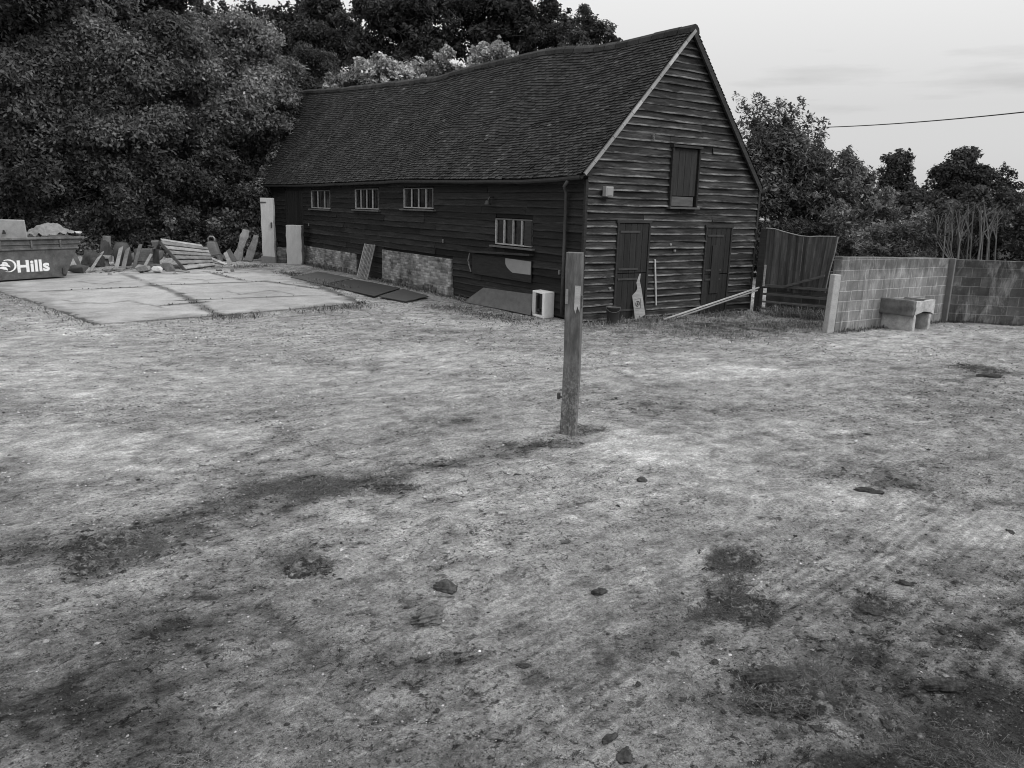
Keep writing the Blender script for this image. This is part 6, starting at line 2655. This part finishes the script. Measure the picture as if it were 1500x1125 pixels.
pa, ta_ = scatter_blades(22000, 2.9, 9, .026, .05, .0007, 1.2, 1)
pb_, tb_ = scatter_blades(9000, 7, 20, .045, .08, .0016, 1.2, 2)
stuff('straw_litter', [pa, pb_], 'straw', np.concatenate([ta_, tb_]))

# grass along walls, joints and the foot of the barn
GR = []
TG = []


def grass_line(a, b, n, spread, length, seed, tone=(.5, 1.6), width=.006, flat=.7):
    rr = np.random.default_rng(seed)
    f = rr.random(n)
    f = f[vnoise(f * 9 + seed, f * 0 + seed, seed) > .38]
    n = len(f)
    x = a[0] + (b[0] - a[0]) * f
    y = a[1] + (b[1] - a[1]) * f
    V, F = blades(x, y, n, (spread, spread), length, flat, rr, width)
    GR.append((V, F))
    TG.append(np.repeat(rr.uniform(*tone, n), 2))


for i, (a, b) in enumerate(JW):
    grass_line(a, b, 900, .06, .13, 500 + i, (.3, 1.2), .011)
grass_line(bw(-.25, -.2), bw(-.25, 24), 5200, .14, .13, 520)
grass_line(bw(-.2, -.35), bw(BW + .3, -.35), 3400, .22, .14, 521, (.6, 2.8))
grass_line(bw(.2, -1.1), bw(BW + .5, -1.0), 4200, .40, .08, 522, (1.0, 3.6))
grass_line(gq(0, 0, .35), gq(1, 0, .35), 3200, .2, .30, 523, (.8, 3.0))
grass_line(w0 + Vector((-.1, -.15, 0)), w1_ + Vector((0, -.1, 0)), 900, .08, .10, 524)
grass_line(w1_, w2_ + (w2_ - w1_), 1500, .10, .10, 525, (.3, 1.0))
grass_line(gp(138, 479), gp(534, 447), 3600, .30, .09, 526, (.5, 2.4), .008)
grass_line(gp(0, 428), gp(140, 478), 1200, .22, .06, 527)
grass_line(gp(395, 395), gp(535, 440), 4200, .30, .14, 528, (.4, 2.0), .010)
grass_line(G(110, 401), G(390, 390), 2600, .3, .13, 529, (.4, 1.4))
grass_line(gp(940, 488), gp(1120, 492), 3600, .45, .07, 530, (.8, 3.4))
grass_line(gp(1120, 480), gp(1205, 476), 2200, .5, .12, 531, (.8, 3.2))
grass_line(gp(640, 448), gp(790, 474), 1600, .25, .08, 532)
stuff('grass_fringe', GR, 'weed', np.concatenate(TG))

# gravel: small stones thrown over the yard
rr = np.random.default_rng(91)
n = 130000
y = 2.9 * (24 / 2.9) ** rr.random(n)
x = (rr.random(n) * 2 - 1) * (y * .75 + .5)
# more of it on the left and by the barn
tg_, lg_ = ground_tone(x, y)
keep = (rr.random(n) < .12 + .45 * lg_ + .35 * sstep(-x + (y - 8) * .4, -1, 6)) & ~in_poly(x, y, SLAB)
x, y, tg_ = x[keep], y[keep], tg_[keep]
n = len(x)
s = np.clip(rr.lognormal(0, .45, n) * (.0033 + .0009 * np.maximum(0, y - 3)), .002, .024)
base = np.array([[1, 0, 0], [-.5, .87, 0], [-.5, -.87, 0], [.2, .1, .8], [.9, .6, .35], [-.9, .2, .4]])
tet = np.array([[0, 1, 3], [1, 2, 3], [2, 0, 3]])
a = rr.uniform(0, 2 * PI, n)
oct_ = np.array([[1, 0, .1], [.2, .9, .15], [-.95, .1, .1], [-.1, -1, .12], [.1, 0, .75]])
V = oct_[None] * s[:, None, None] * rr.uniform(.6, 1.3, (n, 5, 1))
ca, sa = np.cos(a)[:, None], np.sin(a)[:, None]
X = V[:, :, 0] * ca - V[:, :, 1] * sa + x[:, None]
Y = V[:, :, 0] * sa + V[:, :, 1] * ca + y[:, None]
Zz = V[:, :, 2] + ground_z(x, y)[:, None]
V = np.stack([X, Y, Zz], 2).reshape(-1, 3)
b = (np.arange(n) * 5)[:, None, None]
F = (b + np.array([[0, 1, 4], [1, 2, 4], [2, 3, 4], [3, 0, 4]])[None]).reshape(-1, 3)
struct(np_mesh('gravel', V, F, 'pebble', np.repeat(rr.choice([.10, .22, .45, .8, 1.1, 1.7], n, p=[.2, .2, .2, .27, .125, .005]) * np.clip(tg_ / .25, .4, 1.5), 4)), 'stuff')

# ------------------------------------------------------------------ sky and sun
SUN_EL, SUN_AZ = R(42), R(118)      # azimuth from +Y towards +X
world = bpy.data.worlds.new('World')
SC.world = world
world.use_nodes = True
wt = world.node_tree
bg = wt.nodes['Background']
sky = wt.nodes.new('ShaderNodeTexSky')
sky.sky_type = 'NISHITA'
sky.sun_disc = False
sky.sun_elevation = SUN_EL
sky.sun_rotation = SUN_AZ
sky.dust_density = 3.0
sky.ozone_density = 1.0
b2 = wt.nodes.new('ShaderNodeRGBToBW')
wt.links.new(sky.outputs[0], b2.inputs[0])


def wmath(op, a, b):
    nd = wt.nodes.new('ShaderNodeMath')
    nd.operation = op
    for i, v in enumerate((a, b)):
        if isinstance(v, (int, float)):
            nd.inputs[i].default_value = v
        else:
            wt.links.new(v, nd.inputs[i])
    return nd.outputs[0]


# a bright even cloud veil evens out the clear-sky gradient
veil = wmath('MULTIPLY', wmath('POWER', b2.outputs[0], .22), 5.35)
tce = wt.nodes.new('ShaderNodeTexCoord')
spe = wt.nodes.new('ShaderNodeSeparateXYZ')
wt.links.new(tce.outputs['Generated'], spe.inputs[0])
# an overcast sky is about three times as bright overhead as at the horizon
veil = wmath('MULTIPLY', veil, wmath('ADD', 1.0, wmath('MULTIPLY', wmath('MAXIMUM', wmath('SUBTRACT', spe.outputs[2], .12), 0.0), 2.4)))
tcw = wt.nodes.new('ShaderNodeTexCoord')
mpw = wt.nodes.new('ShaderNodeMapping')
mpw.inputs['Scale'].default_value = (1.2, 1.2, 9)
wt.links.new(tcw.outputs['Generated'], mpw.inputs['Vector'])
nz = wt.nodes.new('ShaderNodeTexNoise')
nz.inputs['Scale'].default_value = 2.2
nz.inputs['Detail'].default_value = 6
nz.inputs['Roughness'].default_value = .55
wt.links.new(mpw.outputs[0], nz.inputs['Vector'])
mr = wt.nodes.new('ShaderNodeMapRange')
mr.inputs['From Min'].default_value = .56
mr.inputs['From Max'].default_value = .72
mr.inputs['To Min'].default_value = 1.0
mr.inputs['To Max'].default_value = .80
wt.links.new(nz.outputs['Fac'], mr.inputs['Value'])
val = wmath('MULTIPLY', veil, mr.outputs[0])
cw = wt.nodes.new('ShaderNodeCombineColor')
for i in range(3):
    wt.links.new(val, cw.inputs[i])
wt.links.new(cw.outputs[0], bg.inputs['Color'])
bg.inputs['Strength'].default_value = .1

sl = bpy.data.lights.new('sun', 'SUN')
sl.energy = 1.5
sl.angle = R(22)
sl.color = (1, 1, 1)
so = bpy.data.objects.new('sun', sl)
COL.objects.link(so)
sdv = Vector((math.sin(SUN_AZ) * math.cos(SUN_EL), math.cos(SUN_AZ) * math.cos(SUN_EL), math.sin(SUN_EL)))
so.rotation_euler = sdv.to_track_quat('Z', 'Y').to_euler()
so.location = (20, -10, 30)

SC.view_settings.view_transform = 'Standard'
SC.view_settings.look = 'None'
SC.view_settings.exposure = 0
SC.view_settings.gamma = 1
SC.render.engine = 'CYCLES'
SC.cycles.max_bounces = 6
SC.cycles.filter_width = 1.05
SC.cycles.transparent_max_bounces = 4
for o in bpy.data.objects:
    if '_w' in o:
        del o['_w']
